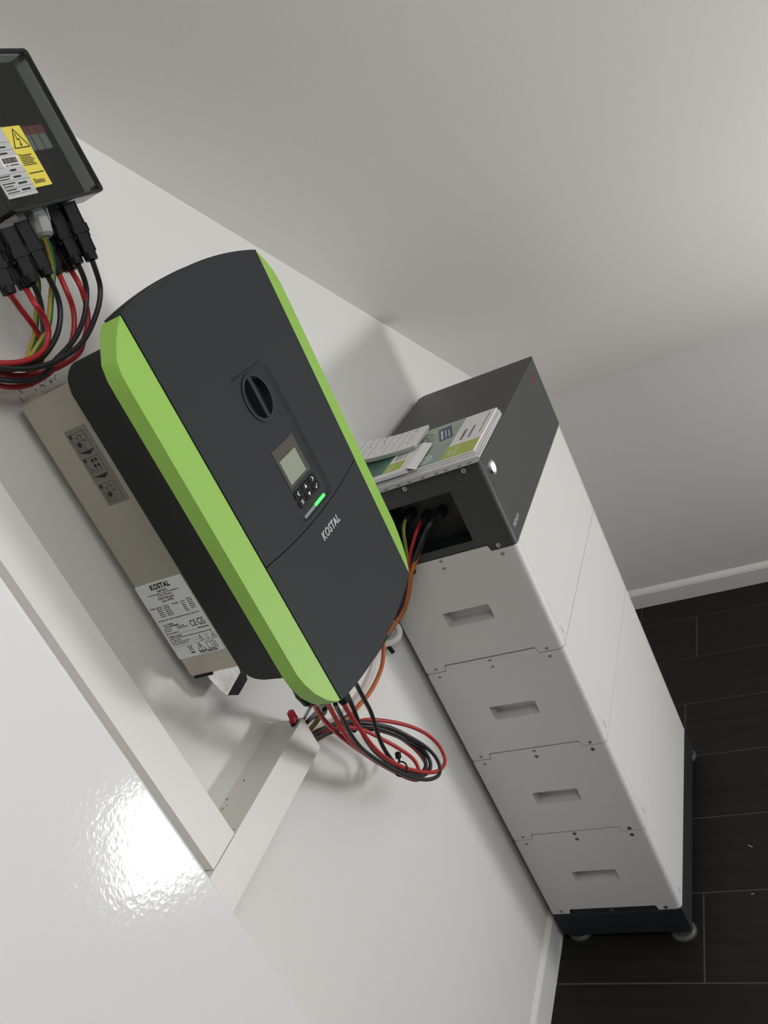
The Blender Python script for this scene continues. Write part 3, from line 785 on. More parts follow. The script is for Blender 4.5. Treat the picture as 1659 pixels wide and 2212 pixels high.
u = bmesh.new(); add_box(u, -0.860, -0.4460, -0.0415, -0.0400, 0.9160, 0.9750); add_box(u, -0.860, -0.4460, -0.0400, -0.0296, 0.9738, 0.9750); add_box(u, -0.860, -0.4460, -0.0400, -0.0296, 0.9160, 0.9172)
obj('lid', u, 'duct', t, sm=False)
crumbs = [(-0.622, .0101, .0016, 'strip_green'), (-0.604, .0132, .0012, None), (-0.5695, .0028, .0012, None), (-0.6154, .0063, .0008, None), (-0.6643, -.036, .0008, None)]
for i, (x, y, rr, c) in enumerate(crumbs):
    bm = bmesh.new(); bmesh.ops.create_icosphere(bm, subdivisions=1, radius=rr, matrix=Matrix.Translation((x, y, 0.9743 + (0.0012 if y < -0.03 else 0) + rr * .6)) @ Matrix.Diagonal((1.4, 1, .6, 1)))
    o = obj('debris', bm, 'green' if c else 'inkg', None, sm=False)
    lab = ['green plastic crumb lying on the level duct by the wall', 'pale grit on the level duct near the green crumb', 'dark crumb on the level duct at mid length', 'tiny dark grain between green crumb and duct edge', 'tiny dark grain on the duct beside the upright duct'][i]
    tag(o, lab, 'debris', 'crumbs on the level cable duct')

for (x, y, L, a, lab) in ((0.237, -0.432, .012, .9, 'thin pale fleck on the dark floor tile nearer the battery base middle'), (0.106, -0.428, .006, 1.7, 'small pale fleck on the dark floor tile at the right edge')):
    bm = bmesh.new(); seg_box(bm, (x, y, FZ + .0006), (x + L * math.cos(a), y + L * math.sin(a), FZ + .0006), .0014, .0006, side=(0, 0, 1))
    tag(obj('fleck', bm, 'paper2', None, sm=False), lab, 'fleck')

# red clip at the duct's end
c = bmesh.new(); add_prism(c, [(-0.4610, 0.9775), (-0.4480, 0.9775), (-0.4480, 0.9940), (-0.4560, 0.9940), (-0.4565, 0.9850), (-0.4610, 0.9815)], -0.036, -0.027, 'y', bev=-0.0005)
t = thing('lever_clip', 'small red lever clip standing at the open end of the level duct', 'clip', (-0.455, -0.030, 0.975))
obj('lever', c, 'redclip', t)
c = bmesh.new(); add_box(c, -0.4625, -0.4500, -0.035, -0.028, 0.9751, 0.9774); add_box(c, -0.4650, -0.4636, -0.035, -0.031, 0.9751, 0.9790)
obj('clip_base', c, 'plug', t, sm=False)

# ------------------------------------------------------------------ gloss cabinet at the left
t = thing('meter_cabinet', 'large glossy white meter cabinet at the left, nearest the viewer', 'cabinet', (-1.40, WY, 0.45))
obj('body', box(-1.945, -0.8645, -0.1830, WY - 0.0005, 0.45, 2.05, 0.003, 2), 'cabinet', t)
obj('door', box(-1.950, -0.8600, -0.2010, -0.1840, 0.445, 2.055, 0.0048, 4), 'cabinet', t)

# ------------------------------------------------------------------ junction box with smoked lid
t = thing('junction_box', 'black and grey junction box with smoked lid and yellow warning label, top left', 'junction box', (-0.42, WY, 1.75))
jx0, jx1, jz0, jz1, jy = -0.5095, -0.3360, 1.7500, 1.9300, -0.112
bm = bmesh.new(); rr = 0.006
add_ring(bm, rrect(jx0 + .002, jx1 - .002, jz0 + .002, jz1 - .002, rr), rrect(jx0 + .005, jx1 - .005, jz0 + .005, jz1 - .005, rr - .002), -0.105, WY, 'y')
add_box(bm, jx0 + .004, jx1 - .004, WY - 0.003, WY, jz0 + .004, jz1 - .004)
obj('base_tray', bm, 'boxgrey', t)
bm = bmesh.new(); add_ring(bm, rrect(jx0, jx1, jz0, jz1, rr), rrect(jx0 + .0035, jx1 - .0035, jz0 + .0035, jz1 - .0035, rr - .002), jy, -0.1065, 'y')
lid = obj('lid_frame', bm, 'housing', t)
bm = bmesh.new(); add_ring(bm, rrect(jx0, jx1, jz0, jz1, rr), rrect(jx0 + .0017, jx1 - .0017, jz0 + .0017, jz1 - .0017, rr - .001), -0.1063, -0.078, 'y')
obj('smoked_rim', bm, 'rim', lid, sm=False)
obj('smoked_pane', prism(rrect(jx0 + .0034, jx1 - .0034, jz0 + .0034, jz1 - .0034, rr - .002), jy + 0.0005, jy + 0.003, 'y'), 'pane', lid, sm=False)
for (x, z) in ((jx1 - .0065, jz1 - .0065), (jx1 - .0065, jz0 + .0065), (jx0 + .0065, jz0 + .0065), (jx0 + .0065, jz1 - .0065)):
    bm = bmesh.new(); add_cyl(bm, (x, jy + .012, z), (x, jy - .0004, z), .0036, .0036, 14); obj('lid_screw', bm, 'gap', lid)
obj('equipment_plate', box(jx0 + .0055, jx1 - .0055, -0.0880, -0.0860, jz0 + .0105, jz1 - .0055), 'housing', t, sm=False)
bm = bmesh.new(); add_box(bm, jx0 + .006, jx1 - .006, -0.075, WY - .004, jz0 + .0055, jz0 + .0095); obj('inner_floor', bm, 'housing', t, sm=False)
for x in (-0.3665, -0.3815, -0.3965, -0.4115):
    bm = bmesh.new(); add_box(bm, x - .0065, x + .0065, -0.0925, -0.0881, 1.8180, 1.8475, .0006, 1); f = obj('fuse_holder', bm, 'fusegrey', t, sm=False)
    obj('red_cap', box(x - .0064, x + .0064, -0.0929, -0.0890, 1.8370, 1.8470), 'fuse_red', f, sm=False)
yj = jy - 0.0003
obj('warning_label', box(-0.4555, -0.4243, yj, jy + .0006, 1.7712, 1.8420), 'yellow', lid, sm=False)
obj('rating_plate', box(-0.5065, -0.4557, yj, jy + .0006, 1.7650, 1.8440), 'platelabel', lid, sm=False)
obj('barcode_sticker', prism(rrect(-0.4860, -0.4562, 1.7975, 1.8098, .001, 2), yj - .0002, yj, 'y'), 'paper', lid, sm=False)
ink = bmesh.new(); yk = yj - 0.0004
def fl(p, q, wd=.0004): seg_box(ink, (p[0], yk, p[1]), (q[0], yk, q[1]), wd, .0001, side=(0, 1, 0))
T = [(-0.4392, 1.8390), (-0.4262, 1.8172), (-0.4522, 1.8172)]
for i in range(3): fl(T[i], T[(i + 1) % 3], .0011)
for a, b_ in (((-.4392, 1.8340), (-.4412, 1.8262)), ((-.4412, 1.8262), (-.4372, 1.8275)), ((-.4372, 1.8275), (-.4392, 1.8195))): fl(a, b_, .0009)
fl((-.4392, 1.8190), (-.4402, 1.8215), .0009); fl((-.4392, 1.8190), (-.4377, 1.8213), .0009)
x = -0.4830
while x < -0.4595:
    wd = random.choice((.0003, .0005, .0008)); fl((x, 1.8022), (x, 1.8085), wd); x += wd + random.choice((.0004, .0006))
fl((-.482, 1.8000), (-.478, 1.8000), .0011); fl((-.4755, 1.8000), (-.4605, 1.8000), .0011)
def wl(x0, x1, z, hh):
    x = x0
    while x < x1: e = min(x + random.uniform(.0012, .0035), x1); fl((x, z), (e, z), hh); x = e + .0005
for x0, x1, z, hh in ((-.487, -.4665, 1.8205, .0018), (-.484, -.469, 1.8135, .0018), (-.4795, -.4700, 1.7945, .0022), (-.4800, -.4680, 1.7870, .0022), (-.4785, -.4640, 1.7795, .0022), (-.4785, -.4640, 1.7720, .0022),
                      (-.5040, -.4850, 1.7890, .0012), (-.5040, -.4880, 1.7860, .0010), (-.5040, -.4830, 1.7810, .0012), (-.5040, -.4880, 1.7780, .0010), (-.5030, -.4860, 1.7740, .0012), (-.5030, -.4830, 1.7710, .0010),
                      (-.4530, -.4500, 1.8098, .0010), (-.4510, -.4310, 1.8085, .0010)): wl(x0, x1, z, hh)
for i in range(6): wl(-.4530, -.4345 + .002 * (i % 3), 1.8066 - i * .0019, .0009)
wl(-.4520, -.4270, 1.7875, .0012)
for i in range(4): wl(-.4520, -.4480 if i == 0 else -.4330, 1.7805 - i * .0015, .0008)
for z in (1.8255, 1.8170, 1.7985, 1.7910, 1.7835, 1.7758, 1.7690): fl((-.506, z), (-.4560, z), .00018)
obj('print', ink, 'ink', lid, sm=False)

# ------------------------------------------------------------------ cables
CAB = {
 'loop_red_a': [[-0.5555,-0.165,1.0698],[-0.5392,-0.151,1.0535],[-0.5218,-0.137,1.0219],[-0.4992,-0.124,0.9835],[-0.4712,-0.112,0.9387],[-0.4386,-0.1,0.8903],[-0.4101,-0.094,0.8431],[-0.3728,-0.088,0.7861],[-0.3428,-0.084,0.7442],[-0.3202,-0.082,0.7206],[-0.2925,-0.08,0.7078],[-0.2728,-0.078,0.7116],[-0.274,-0.076,0.7426],[-0.2948,-0.072,0.7948],[-0.3249,-0.066,0.8414],[-0.3559,-0.06,0.8755],[-0.3832,-0.048,0.9018],[-0.3977,-0.036,0.9135],[-0.4106,-0.0256,0.9214],[-0.4216,-0.0168,0.9241],[-0.439,-0.008,0.9283]],
 'loop_red_b': [[-0.537,-0.171,1.0557],[-0.5188,-0.1554,1.0371],[-0.501,-0.1399,1.0014],[-0.4836,-0.126,0.9554],[-0.4533,-0.1127,0.9037],[-0.4143,-0.1027,0.8456],[-0.3764,-0.096,0.7917],[-0.3461,-0.0904,0.7554],[-0.3245,-0.0882,0.7373],[-0.3106,-0.086,0.7352],[-0.3068,-0.0838,0.7548],[-0.3244,-0.0816,0.794],[-0.345,-0.076,0.8345],[-0.3645,-0.0693,0.8713],[-0.3804,-0.0593,0.8946],[-0.3986,-0.046,0.9124],[-0.4141,-0.0336,0.9219],[-0.4264,-0.0238,0.9271],[-0.4469,-0.014,0.9322]],
 'loop_red_c': [[-0.5173,-0.177,1.0444],[-0.5003,-0.1637,1.0264],[-0.482,-0.1503,0.9888],[-0.4625,-0.1377,0.9485],[-0.4433,-0.1263,0.9047],[-0.4176,-0.1149,0.8597],[-0.388,-0.1077,0.8156],[-0.3591,-0.102,0.7788],[-0.3191,-0.0968,0.7348],[-0.283,-0.0949,0.7005],[-0.2497,-0.093,0.6823],[-0.2298,-0.091,0.6841],[-0.225,-0.0891,0.7102],[-0.2405,-0.0872,0.7518],[-0.2681,-0.082,0.7943],[-0.3007,-0.0763,0.8333],[-0.3348,-0.0691,0.8689],[-0.3487,-0.0577,0.8805],[-0.3698,-0.0463,0.8936],[-0.3982,-0.0368,0.9145],[-0.4277,-0.0284,0.9306],[-0.4529,-0.02,0.9377]],
 'loop_black_a': [[-0.5373,-0.181,1.0504],[-0.5229,-0.1683,1.0334],[-0.5076,-0.1555,1.0023],[-0.4944,-0.1433,0.9659],[-0.4755,-0.1324,0.9249],[-0.4459,-0.1215,0.8786],[-0.4161,-0.1133,0.8346],[-0.3883,-0.1078,0.7956],[-0.3564,-0.1024,0.7564],[-0.3205,-0.0996,0.7182],[-0.2859,-0.0978,0.6937],[-0.2654,-0.096,0.6942],[-0.2594,-0.0942,0.7136],[-0.27,-0.0924,0.7483],[-0.2945,-0.0896,0.7924],[-0.316,-0.0842,0.8302],[-0.3415,-0.0787,0.8627],[-0.3648,-0.0705,0.8891],[-0.3834,-0.0596,0.9081],[-0.4003,-0.0487,0.9199],[-0.4197,-0.04,0.9289],[-0.4344,-0.032,0.9316],[-0.4592,-0.024,0.9394]],
 'loop_black_b': [[-0.4963,-0.175,1.0376],[-0.4796,-0.161,1.0192],[-0.4656,-0.147,0.9813],[-0.4567,-0.134,0.9421],[-0.4419,-0.122,0.9084],[-0.4192,-0.11,0.8642],[-0.391,-0.104,0.8179],[-0.3637,-0.098,0.7758],[-0.3281,-0.094,0.7362],[-0.2997,-0.092,0.7152],[-0.2774,-0.09,0.7139],[-0.2704,-0.088,0.7298],[-0.2763,-0.086,0.7575],[-0.3093,-0.082,0.8095],[-0.3315,-0.076,0.8442],[-0.3567,-0.07,0.8744],[-0.3778,-0.058,0.8941],[-0.3938,-0.046,0.9049],[-0.4075,-0.0356,0.9124],[-0.4273,-0.0268,0.9208],[-0.4503,-0.018,0.9293]],
 'loop_black_c': [[-0.4594,-0.169,1.0296],[-0.4409,-0.155,1.01],[-0.423,-0.141,0.9664],[-0.4072,-0.128,0.9308],[-0.4034,-0.116,0.8875],[-0.3909,-0.104,0.8456],[-0.3764,-0.098,0.8039],[-0.3586,-0.092,0.7753],[-0.3335,-0.088,0.7459],[-0.3077,-0.086,0.7239],[-0.283,-0.084,0.7178],[-0.2734,-0.082,0.7287],[-0.2751,-0.08,0.7502],[-0.2906,-0.076,0.7843],[-0.3128,-0.07,0.8207],[-0.3357,-0.064,0.8501],[-0.3604,-0.052,0.8765],[-0.3826,-0.04,0.895],[-0.4017,-0.0296,0.9061],[-0.4195,-0.0208,0.9128],[-0.4429,-0.012,0.9214]],
 'orange': [[-0.004,-0.1332,1.0108],[-0.01,-0.1054,0.9803],[-0.02,-0.086,0.9567],[-0.022,-0.0724,0.934],[-0.024,-0.0518,0.9033],[-0.028,-0.0263,0.8771],[-0.0707,0.0,0.8647],[-0.091,0.0,0.8605],[-0.1096,0.0,0.8473],[-0.1382,0.0,0.8368],[-0.1823,0.0,0.8343],[-0.2225,-0.0,0.8382],[-0.265,0.0,0.8479],[-0.2919,0.0,0.8502],[-0.3254,-0.002,0.869],[-0.3566,-0.004,0.8799],[-0.3866,-0.004,0.8906],[-0.405,-0.004,0.8982],[-0.4359,-0.004,0.9131]],
 'trunk_black': [[0.03,-0.1605,1.0352],[-0.002,-0.1537,1.0325],[-0.008,-0.1251,1.004],[-0.011,-0.1021,0.9792],[-0.013,-0.0831,0.9553],[-0.016,-0.0658,0.9326],[-0.019,-0.0493,0.9115],[-0.022,-0.0291,0.8875],[-0.0109,0.004,0.8585],[-0.0533,0.0,0.8628],[-0.0983,0.0,0.8666],[-0.154,-0.005,0.8746],[-0.2024,-0.015,0.8914],[-0.2714,-0.04,0.9245]],
 'yellow_a': [[-0.4617,-0.11,1.0031],[-0.4374,-0.08,0.9765],[-0.4207,-0.05,0.9535],[-0.405,-0.02,0.9306],[-0.4028,-0.005,0.9205],[-0.4176,0.0,0.9214]],
 'grey_a': [[-0.4742,-0.11,1.0116],[-0.4546,-0.08,0.987],[-0.4272,-0.04,0.959],[-0.4118,-0.015,0.9418],[-0.4182,-0.005,0.9406]],
 'black_short': [[-0.4629,-0.1,0.9941],[-0.4493,-0.084,0.9777],[-0.4347,-0.062,0.9674],[-0.4228,-0.038,0.9555],[-0.4186,-0.018,0.945],[-0.4284,-0.01,0.9444]],
 'grey_wire': [[-0.5342,-0.14,1.0514],[-0.4751,-0.08,1.0026],[-0.4201,-0.02,0.9545],[-0.4087,0.0,0.9398]],
 'up_black_a': [[-0.4102,-0.095,1.6785],[-0.4056,-0.0881,1.6599],[-0.4043,-0.0812,1.6452],[-0.4143,-0.0762,1.6298],[-0.4305,-0.0715,1.616],[-0.4554,-0.0685,1.6018],[-0.4823,-0.0662,1.5928],[-0.5117,-0.0638,1.5896],[-0.5381,-0.0615,1.5906],[-0.56,-0.0585,1.5946],[-0.5763,-0.0538,1.6021],[-0.5906,-0.0492,1.6112],[-0.6029,-0.0446,1.6218],[-0.6121,-0.04,1.6395]],
 'up_black_b': [[-0.4176,-0.08,1.6816],[-0.4126,-0.0731,1.665],[-0.4115,-0.0662,1.6504],[-0.4185,-0.0612,1.637],[-0.4339,-0.0565,1.6201],[-0.4586,-0.0535,1.6058],[-0.4827,-0.0512,1.5973],[-0.5107,-0.0488,1.5907],[-0.5403,-0.0465,1.5812],[-0.5622,-0.0435,1.5852],[-0.5784,-0.0388,1.593],[-0.5866,-0.0342,1.5991],[-0.5988,-0.0296,1.6103],[-0.6064,-0.025,1.6304]],
 'up_red_a': [[-0.4291,-0.075,1.678],[-0.4209,-0.0681,1.6592],[-0.418,-0.0612,1.6412],[-0.4205,-0.0562,1.625],[-0.4275,-0.0515,1.6114],[-0.445,-0.0485,1.5975],[-0.4613,-0.0462,1.5862],[-0.4857,-0.0438,1.5825],[-0.514,-0.0415,1.5826],[-0.545,-0.0385,1.5884],[-0.5666,-0.0338,1.597],[-0.5764,-0.0292,1.6056],[-0.5874,-0.0246,1.6186],[-0.5952,-0.02,1.6388]],
 'up_red_b': [[-0.4444,-0.065,1.6804],[-0.437,-0.0581,1.6576],[-0.4334,-0.0512,1.6409],[-0.4384,-0.0462,1.6241],[-0.449,-0.0415,1.6088],[-0.4653,-0.0385,1.5964],[-0.4824,-0.0362,1.5886],[-0.5113,-0.0338,1.581],[-0.5402,-0.0315,1.5791],[-0.5594,-0.0285,1.5819],[-0.5718,-0.0238,1.5879],[-0.5772,-0.0192,1.5934],[-0.5882,-0.0146,1.6067],[-0.5943,-0.01,1.6292]],
 'up_black_c': [[-0.4871,-0.085,1.6798],[-0.4762,-0.0768,1.6644],[-0.4729,-0.0691,1.6475],[-0.4811,-0.0636,1.6299],[-0.496,-0.0591,1.6154],[-0.5186,-0.0564,1.6045],[-0.5399,-0.0536,1.599],[-0.5607,-0.0509,1.5999],[-0.576,-0.0464,1.6044],[-0.5838,-0.0409,1.6099],[-0.5943,-0.0355,1.6222],[-0.6028,-0.03,1.6402]],
 'up_red_c': [[-0.538,-0.095,1.675],[-0.5293,-0.086,1.6564],[-0.5184,-0.078,1.642],[-0.515,-0.072,1.6286],[-0.5179,-0.068,1.6189],[-0.5297,-0.065,1.6089],[-0.5479,-0.062,1.6041],[-0.5682,-0.058,1.6059],[-0.5903,-0.052,1.6146],[-0.6009,-0.046,1.6257],[-0.6089,-0.04,1.6435]],
 'up_black_d': [[-0.5077,-0.08,1.6798],[-0.5001,-0.071,1.6637],[-0.4996,-0.063,1.6479],[-0.5034,-0.057,1.6337],[-0.5098,-0.053,1.6208],[-0.5225,-0.05,1.6082],[-0.5374,-0.047,1.6007],[-0.5546,-0.043,1.6001],[-0.5732,-0.037,1.6056],[-0.5917,-0.031,1.6204],[-0.6015,-0.025,1.6365]],
 'up_red_d': [[-0.5301,-0.063,1.6789],[-0.5186,-0.053,1.6627],[-0.5066,-0.0447,1.645],[-0.498,-0.038,1.6312],[-0.4994,-0.0347,1.6176],[-0.5034,-0.0313,1.6033],[-0.5203,-0.028,1.5935],[-0.5447,-0.0213,1.5908],[-0.5681,-0.0147,1.5992],[-0.5891,-0.008,1.6334]],
 'up_yellow_a': [[-0.4555,-0.087,1.7208],[-0.4519,-0.0795,1.7046],[-0.4525,-0.072,1.689],[-0.4584,-0.067,1.6761],[-0.4698,-0.062,1.6605],[-0.483,-0.0595,1.6446],[-0.4951,-0.057,1.6312],[-0.5106,-0.0545,1.6205],[-0.5287,-0.052,1.6123],[-0.5396,-0.047,1.6069],[-0.5557,-0.042,1.6063],[-0.5766,-0.037,1.6141],[-0.6039,-0.032,1.6411]],
 'up_yellow_b': [[-0.4661,-0.063,1.7094],[-0.4628,-0.054,1.6935],[-0.4622,-0.046,1.6789],[-0.4709,-0.04,1.6628],[-0.4881,-0.036,1.6415],[-0.5014,-0.033,1.6259],[-0.5199,-0.03,1.6122],[-0.5276,-0.026,1.6052],[-0.5477,-0.02,1.6035],[-0.5715,-0.014,1.6156],[-0.5866,-0.008,1.6365]],
 'p1': [[-0.3976,-0.095,1.748],[-0.4084,-0.095,1.6781]],
 'p2': [[-0.4099,-0.08,1.7487],[-0.4181,-0.08,1.681]],
 'p3': [[-0.4008,-0.06,1.749],[-0.4113,-0.06,1.6793]],
 'p4': [[-0.4261,-0.055,1.7396],[-0.4291,-0.055,1.6808]],
 'p5': [[-0.4798,-0.085,1.7433],[-0.4842,-0.085,1.6798]],
 'p6': [[-0.4999,-0.08,1.7417],[-0.5071,-0.08,1.6784]],
 'p7': [[-0.4955,-0.065,1.7448],[-0.5057,-0.065,1.6776]],
 'p8': [[-0.5287,-0.07,1.7355],[-0.5385,-0.07,1.677]],
 'gland_grey': [[-0.4418,-0.085,1.7546],[-0.4531,-0.085,1.7212]],
 'lead_yg': [[0.03,-0.1021,1.0488],[0.004,-0.1037,1.0451],[-0.006,-0.1002,1.03],[-0.009,-0.0944,1.0075],[-0.011,-0.0875,0.9849],[-0.012,-0.0817,0.9637],[-0.014,-0.0758,0.9482]],
 'lead_red': [[0.03,-0.1276,1.0337],[-0.001,-0.1254,1.028],[-0.007,-0.114,1.0135],[-0.009,-0.1009,0.9969],[-0.012,-0.0885,0.9767],[-0.014,-0.0823,0.9604],[-0.017,-0.0743,0.9451]],
}

# plugs under the junction box with their cables
def plug(parent, p0, p1, flip=1):
    p0 = Vector(p0); p1 = Vector(p1); bm = bmesh.new(); q = p0.lerp
    side = (0.6, 1, 0.1)
    seg_box(bm, p0, q(p1, .42), .0150, .0150, side, .0012); seg_box(bm, q(p1, .40), q(p1, .52), .0185, .0165, side, .0012)
    seg_box(bm, q(p1, .50), q(p1, .86), .0140, .0140, side, .0012); add_cyl(bm, q(p1, .84), q(p1, 1.0), .0088, .0080, 12)
    for s in (-1, 1):
        o = (p1 - p0).normalized().cross(Vector(side)).normalized() * s * .0088
        seg_box(bm, q(p1, .30) + o, q(p1, .60) + o, .0028, .0070, side, .0005)
    return obj('plug', bm, 'plug', parent)
def end_in_duct(P):  # carry on out of frame into the upright duct
    return [tuple(p) for p in P] + [(-0.655, -0.015, 1.668), (-0.690, -0.010, 1.665), (-0.703, -0.008, 1.630), (-0.703, -0.010, 1.56)]
UPC = [('up_black_a', 'p1', 'c_black', 'black solar cable from the rightmost plug under the junction box'),
       ('up_black_b', 'p2', 'c_black', 'black solar cable from the second plug from the right'),
       ('up_red_a', 'p3', 'c_red', 'red solar cable from the plug behind the second black one from the right'),
       ('up_red_b', 'p4', 'c_red', 'red solar cable from the plug just right of the grey gland'),
       ('up_black_c', 'p5', 'c_black', 'black solar cable from the plug left of the yellow-green wire'),
       ('up_black_d', 'p6', 'c_black', 'black solar cable hanging straight down at the left of the group'),
       ('up_red_c', 'p7', 'c_red', 'red solar cable forming the topmost turn of the upper loop'),
       ('up_red_d', 'p8', 'c_red', 'red solar cable from the leftmost plug under the junction box')]
for i, (k, pk, m, lab) in enumerate(UPC):
    a, b_ = CAB[pk]
    t = thing('solar_cable', lab, 'cable', CAB[k][0], 'cables looping below the junction box')
    obj('sheath', tube(end_in_duct([b_] + CAB[k][1:]), 0.0034, 12), m, t)
    plug(t, a, b_)
for k, lab in (('up_yellow_a', 'yellow-green earth wire leaving the grey gland of the junction box'), ('up_yellow_b', 'yellow-green earth wire behind the plugs at the left')):
    tag(obj('earth_wire', tube(end_in_duct(CAB[k]), 0.0036, 12), 'yg'), lab, 'wire')
a, b_ = CAB['gland_grey']; bm = bmesh.new(); a = Vector(a); b_ = Vector(b_)
seg_box(bm, a, a.lerp(b_, .45), .017, .017, (.5, 1, 0), .002); add_cyl(bm, a.lerp(b_, .4), a.lerp(b_, .92), .0125, .0115, 10); add_cyl(bm, a.lerp(b_, .9), b_, .0115, .0075, 16)
obj('cable_gland', bm, 'greyplastic', bpy.data.objects['junction_box'])
for k, nm, m, lab in (('loop_red_a', 'solar_cable', 'c_red', 'red cable leaving the lone gland at the inverter corner into the lower loop'),
                      ('loop_red_b', 'solar_cable', 'c_red', 'red cable second from the left entering the lower loop'),
                      ('loop_red_c', 'solar_cable', 'c_red', 'red cable making the outermost turn of the lower loop'),
                      ('loop_black_a', 'solar_cable', 'c_black', 'black cable leftmost of the three black ones below the inverter'),
                      ('loop_black_b', 'solar_cable', 'c_black', 'black cable in the middle of the three below the inverter'),
                      ('loop_black_c', 'solar_cable', 'c_black', 'black cable rightmost of the three below the inverter')):
    tag(obj(nm, tube(CAB[k], 0.0034, 12), m), lab, 'cable', 'cables looping below the inverter')
tag(obj('data_cable', tube(CAB['orange'], 0.0042, 12), 'c_orange'), 'orange cable hanging along the wall from the battery to the level duct', 'cable')
tag(obj('supply_cable', tube(CAB['trunk_black'], 0.0052, 12), 'c_black'), 'thick black cable running from the control unit behind the inverter', 'cable')
tag(obj('earth_wire', tube(CAB['yellow_a'], 0.0042, 12), 'yg'), 'yellow-green earth wire going into the open end of the level duct', 'wire')
tag(obj('data_cable', tube(CAB['grey_a'], 0.0036, 10), 'c_grey'), 'grey cable under the inverter beside the yellow-green wire', 'cable')
tag(obj('data_cable', tube(CAB['black_short'], 0.0036, 10), 'c_black'), 'short black cable bending into the duct end beside the yellow-green wire', 'cable')
tag(obj('data_cable', tube(CAB['grey_wire'], 0.0024, 10), 'c_grey'), 'thin grey wire dropping to the duct beside the red clip', 'wire')
# leads out of the control unit
tie = CAB['trunk_black'][4]
tag(obj('battery_lead', tube(CAB['lead_red'], 0.0036), 'c_red'), 'red lead from the middle gland of the dark control unit', 'cable')
tag(obj('earth_wire', tube(CAB['lead_yg'], 0.0036), 'yg'), 'yellow-green earth wire from a gland of the dark control unit', 'wire')

# cable ties
def cable_tie(label, c, n, r, head, head_dir, length=0.012):
    c = Vector(c); n = Vector(n).normalized(); u = n.orthogonal().normalized(); v = n.cross(u)
    t = thing('cable_tie', label, 'cable tie', c)
    P = [c + (u * math.cos(a) + v * math.sin(a)) * r for a in [2 * PI * k / 20 for k in range(21)]]
    obj('strap', tube(P, 0.0014, 6, smooth_pts=False), 'plug', t)
    hd = Vector(head_dir).normalized(); bm = bmesh.new(); p = c + hd * r
    seg_box(bm, p, p + hd * length * .55, .0022, .0040, n); seg_box(bm, p + hd * length * .5, p + hd * length, .0065, .0065, n, .001)
    obj('head', bm, 'plug', t)
TIEC = (-0.3700, -0.0975, 0.7900)
la, lb_ = Vector(CAB['loop_black_a'][6]), Vector(CAB['loop_black_a'][8])
cable_tie('black cable tie with its head standing up from the lower cable loop', TIEC, lb_ - la, 0.0115, 0, (0.25, -.2, 1), 0.017)
cable_tie('black cable tie round the cables just outside the open duct end', (-0.330, -0.018, 0.868), Vector(CAB['loop_black_a'][19]) - Vector(CAB['loop_black_a'][17]), 0.012, 0, (0, -.4, -1), 0.008)
cable_tie('black cable tie where red, black and green leads leave the battery', tie, (0.2, .3, -1), 0.008, 0, (1, 0, 0), 0.006)
# white cable clamp on the wall
t = thing('cable_clamp', 'white plastic cable clamp screwed to the wall right of the inverter', 'clamp', (-0.04, WY, 0.848))
P = [(-0.012, WY - .002, 0.866), (-0.016, 0.006, 0.858), (-0.024, -0.004, 0.848), (-0.038, -0.006, 0.840), (-0.054, 0.002, 0.838), (-0.062, WY - .002, 0.842)]
obj('strap', tube(P, 0.0075, 14), 'clampwhite', t)
bm = bmesh.new(); add_cyl(bm, (-0.062, 0.012, 0.835), (-0.072, 0.002, 0.826), .0045, .0045, 8); obj('screw', bm, 'plug', t)

# ------------------------------------------------------------------ papers on the control unit
def sheet(x0, x1, y0, y1, z0, z1, rot=0, bev=0):
    bm = box(x0, x1, y0, y1, z0, z1, bev, 1)
    if rot: bmesh.ops.rotate(bm, cent=((x0 + x1) / 2, (y0 + y1) / 2, 0), matrix=Matrix.Rotation(rot, 3, 'Z'), verts=bm.verts)
    return bm
ZB = BT + 0.0002
t = thing('document_sleeve', 'clear punched sleeve of papers at the bottom of the paper pile', 'document', (0.10, -0.15, ZB))
obj('papers', sheet(0.0050, 0.2130, -0.2985, -0.004, ZB + .0004, ZB + .0030), 'paper2', t, sm=False)
sl = obj('film', sheet(-0.0130, 0.2180, -0.3000, -0.003, ZB, ZB + .0004), 'sleeve', t, sm=False)
bm = bmesh.new()
for y in (-0.282, -0.262, -0.235, -0.216, -0.188, -0.160, -0.137, -0.110, -0.085, -0.060, -0.033):
    add_prism(bm, circ(-0.0060, y, .0026, 12, .0045), ZB + .0004, ZB + .0006, 'z')
obj('punched_hole', bm, 'ink', t, sm=False)['kind'] = 'stuff'
t = thing('paper_stack', 'loose white and lilac sheets under the large green brochure', 'papers', (0.11, -0.15, ZB + .003))
obj('sheet', sheet(0.0060, 0.2200, -0.2960, -0.002, ZB + .0031, ZB + .0052, -0.012), 'paper', t, sm=False)
obj('sheet', sheet(0.0120, 0.2250, -0.2960, -0.001, ZB + .0054, ZB + .0062, 0.012), 'paper2', t, sm=False)
obj('sheet', sheet(0.0130, 0.2270, -0.2930, 0.001, ZB + .0064, ZB + .0080, 0.004), 'paper', t, sm=False)
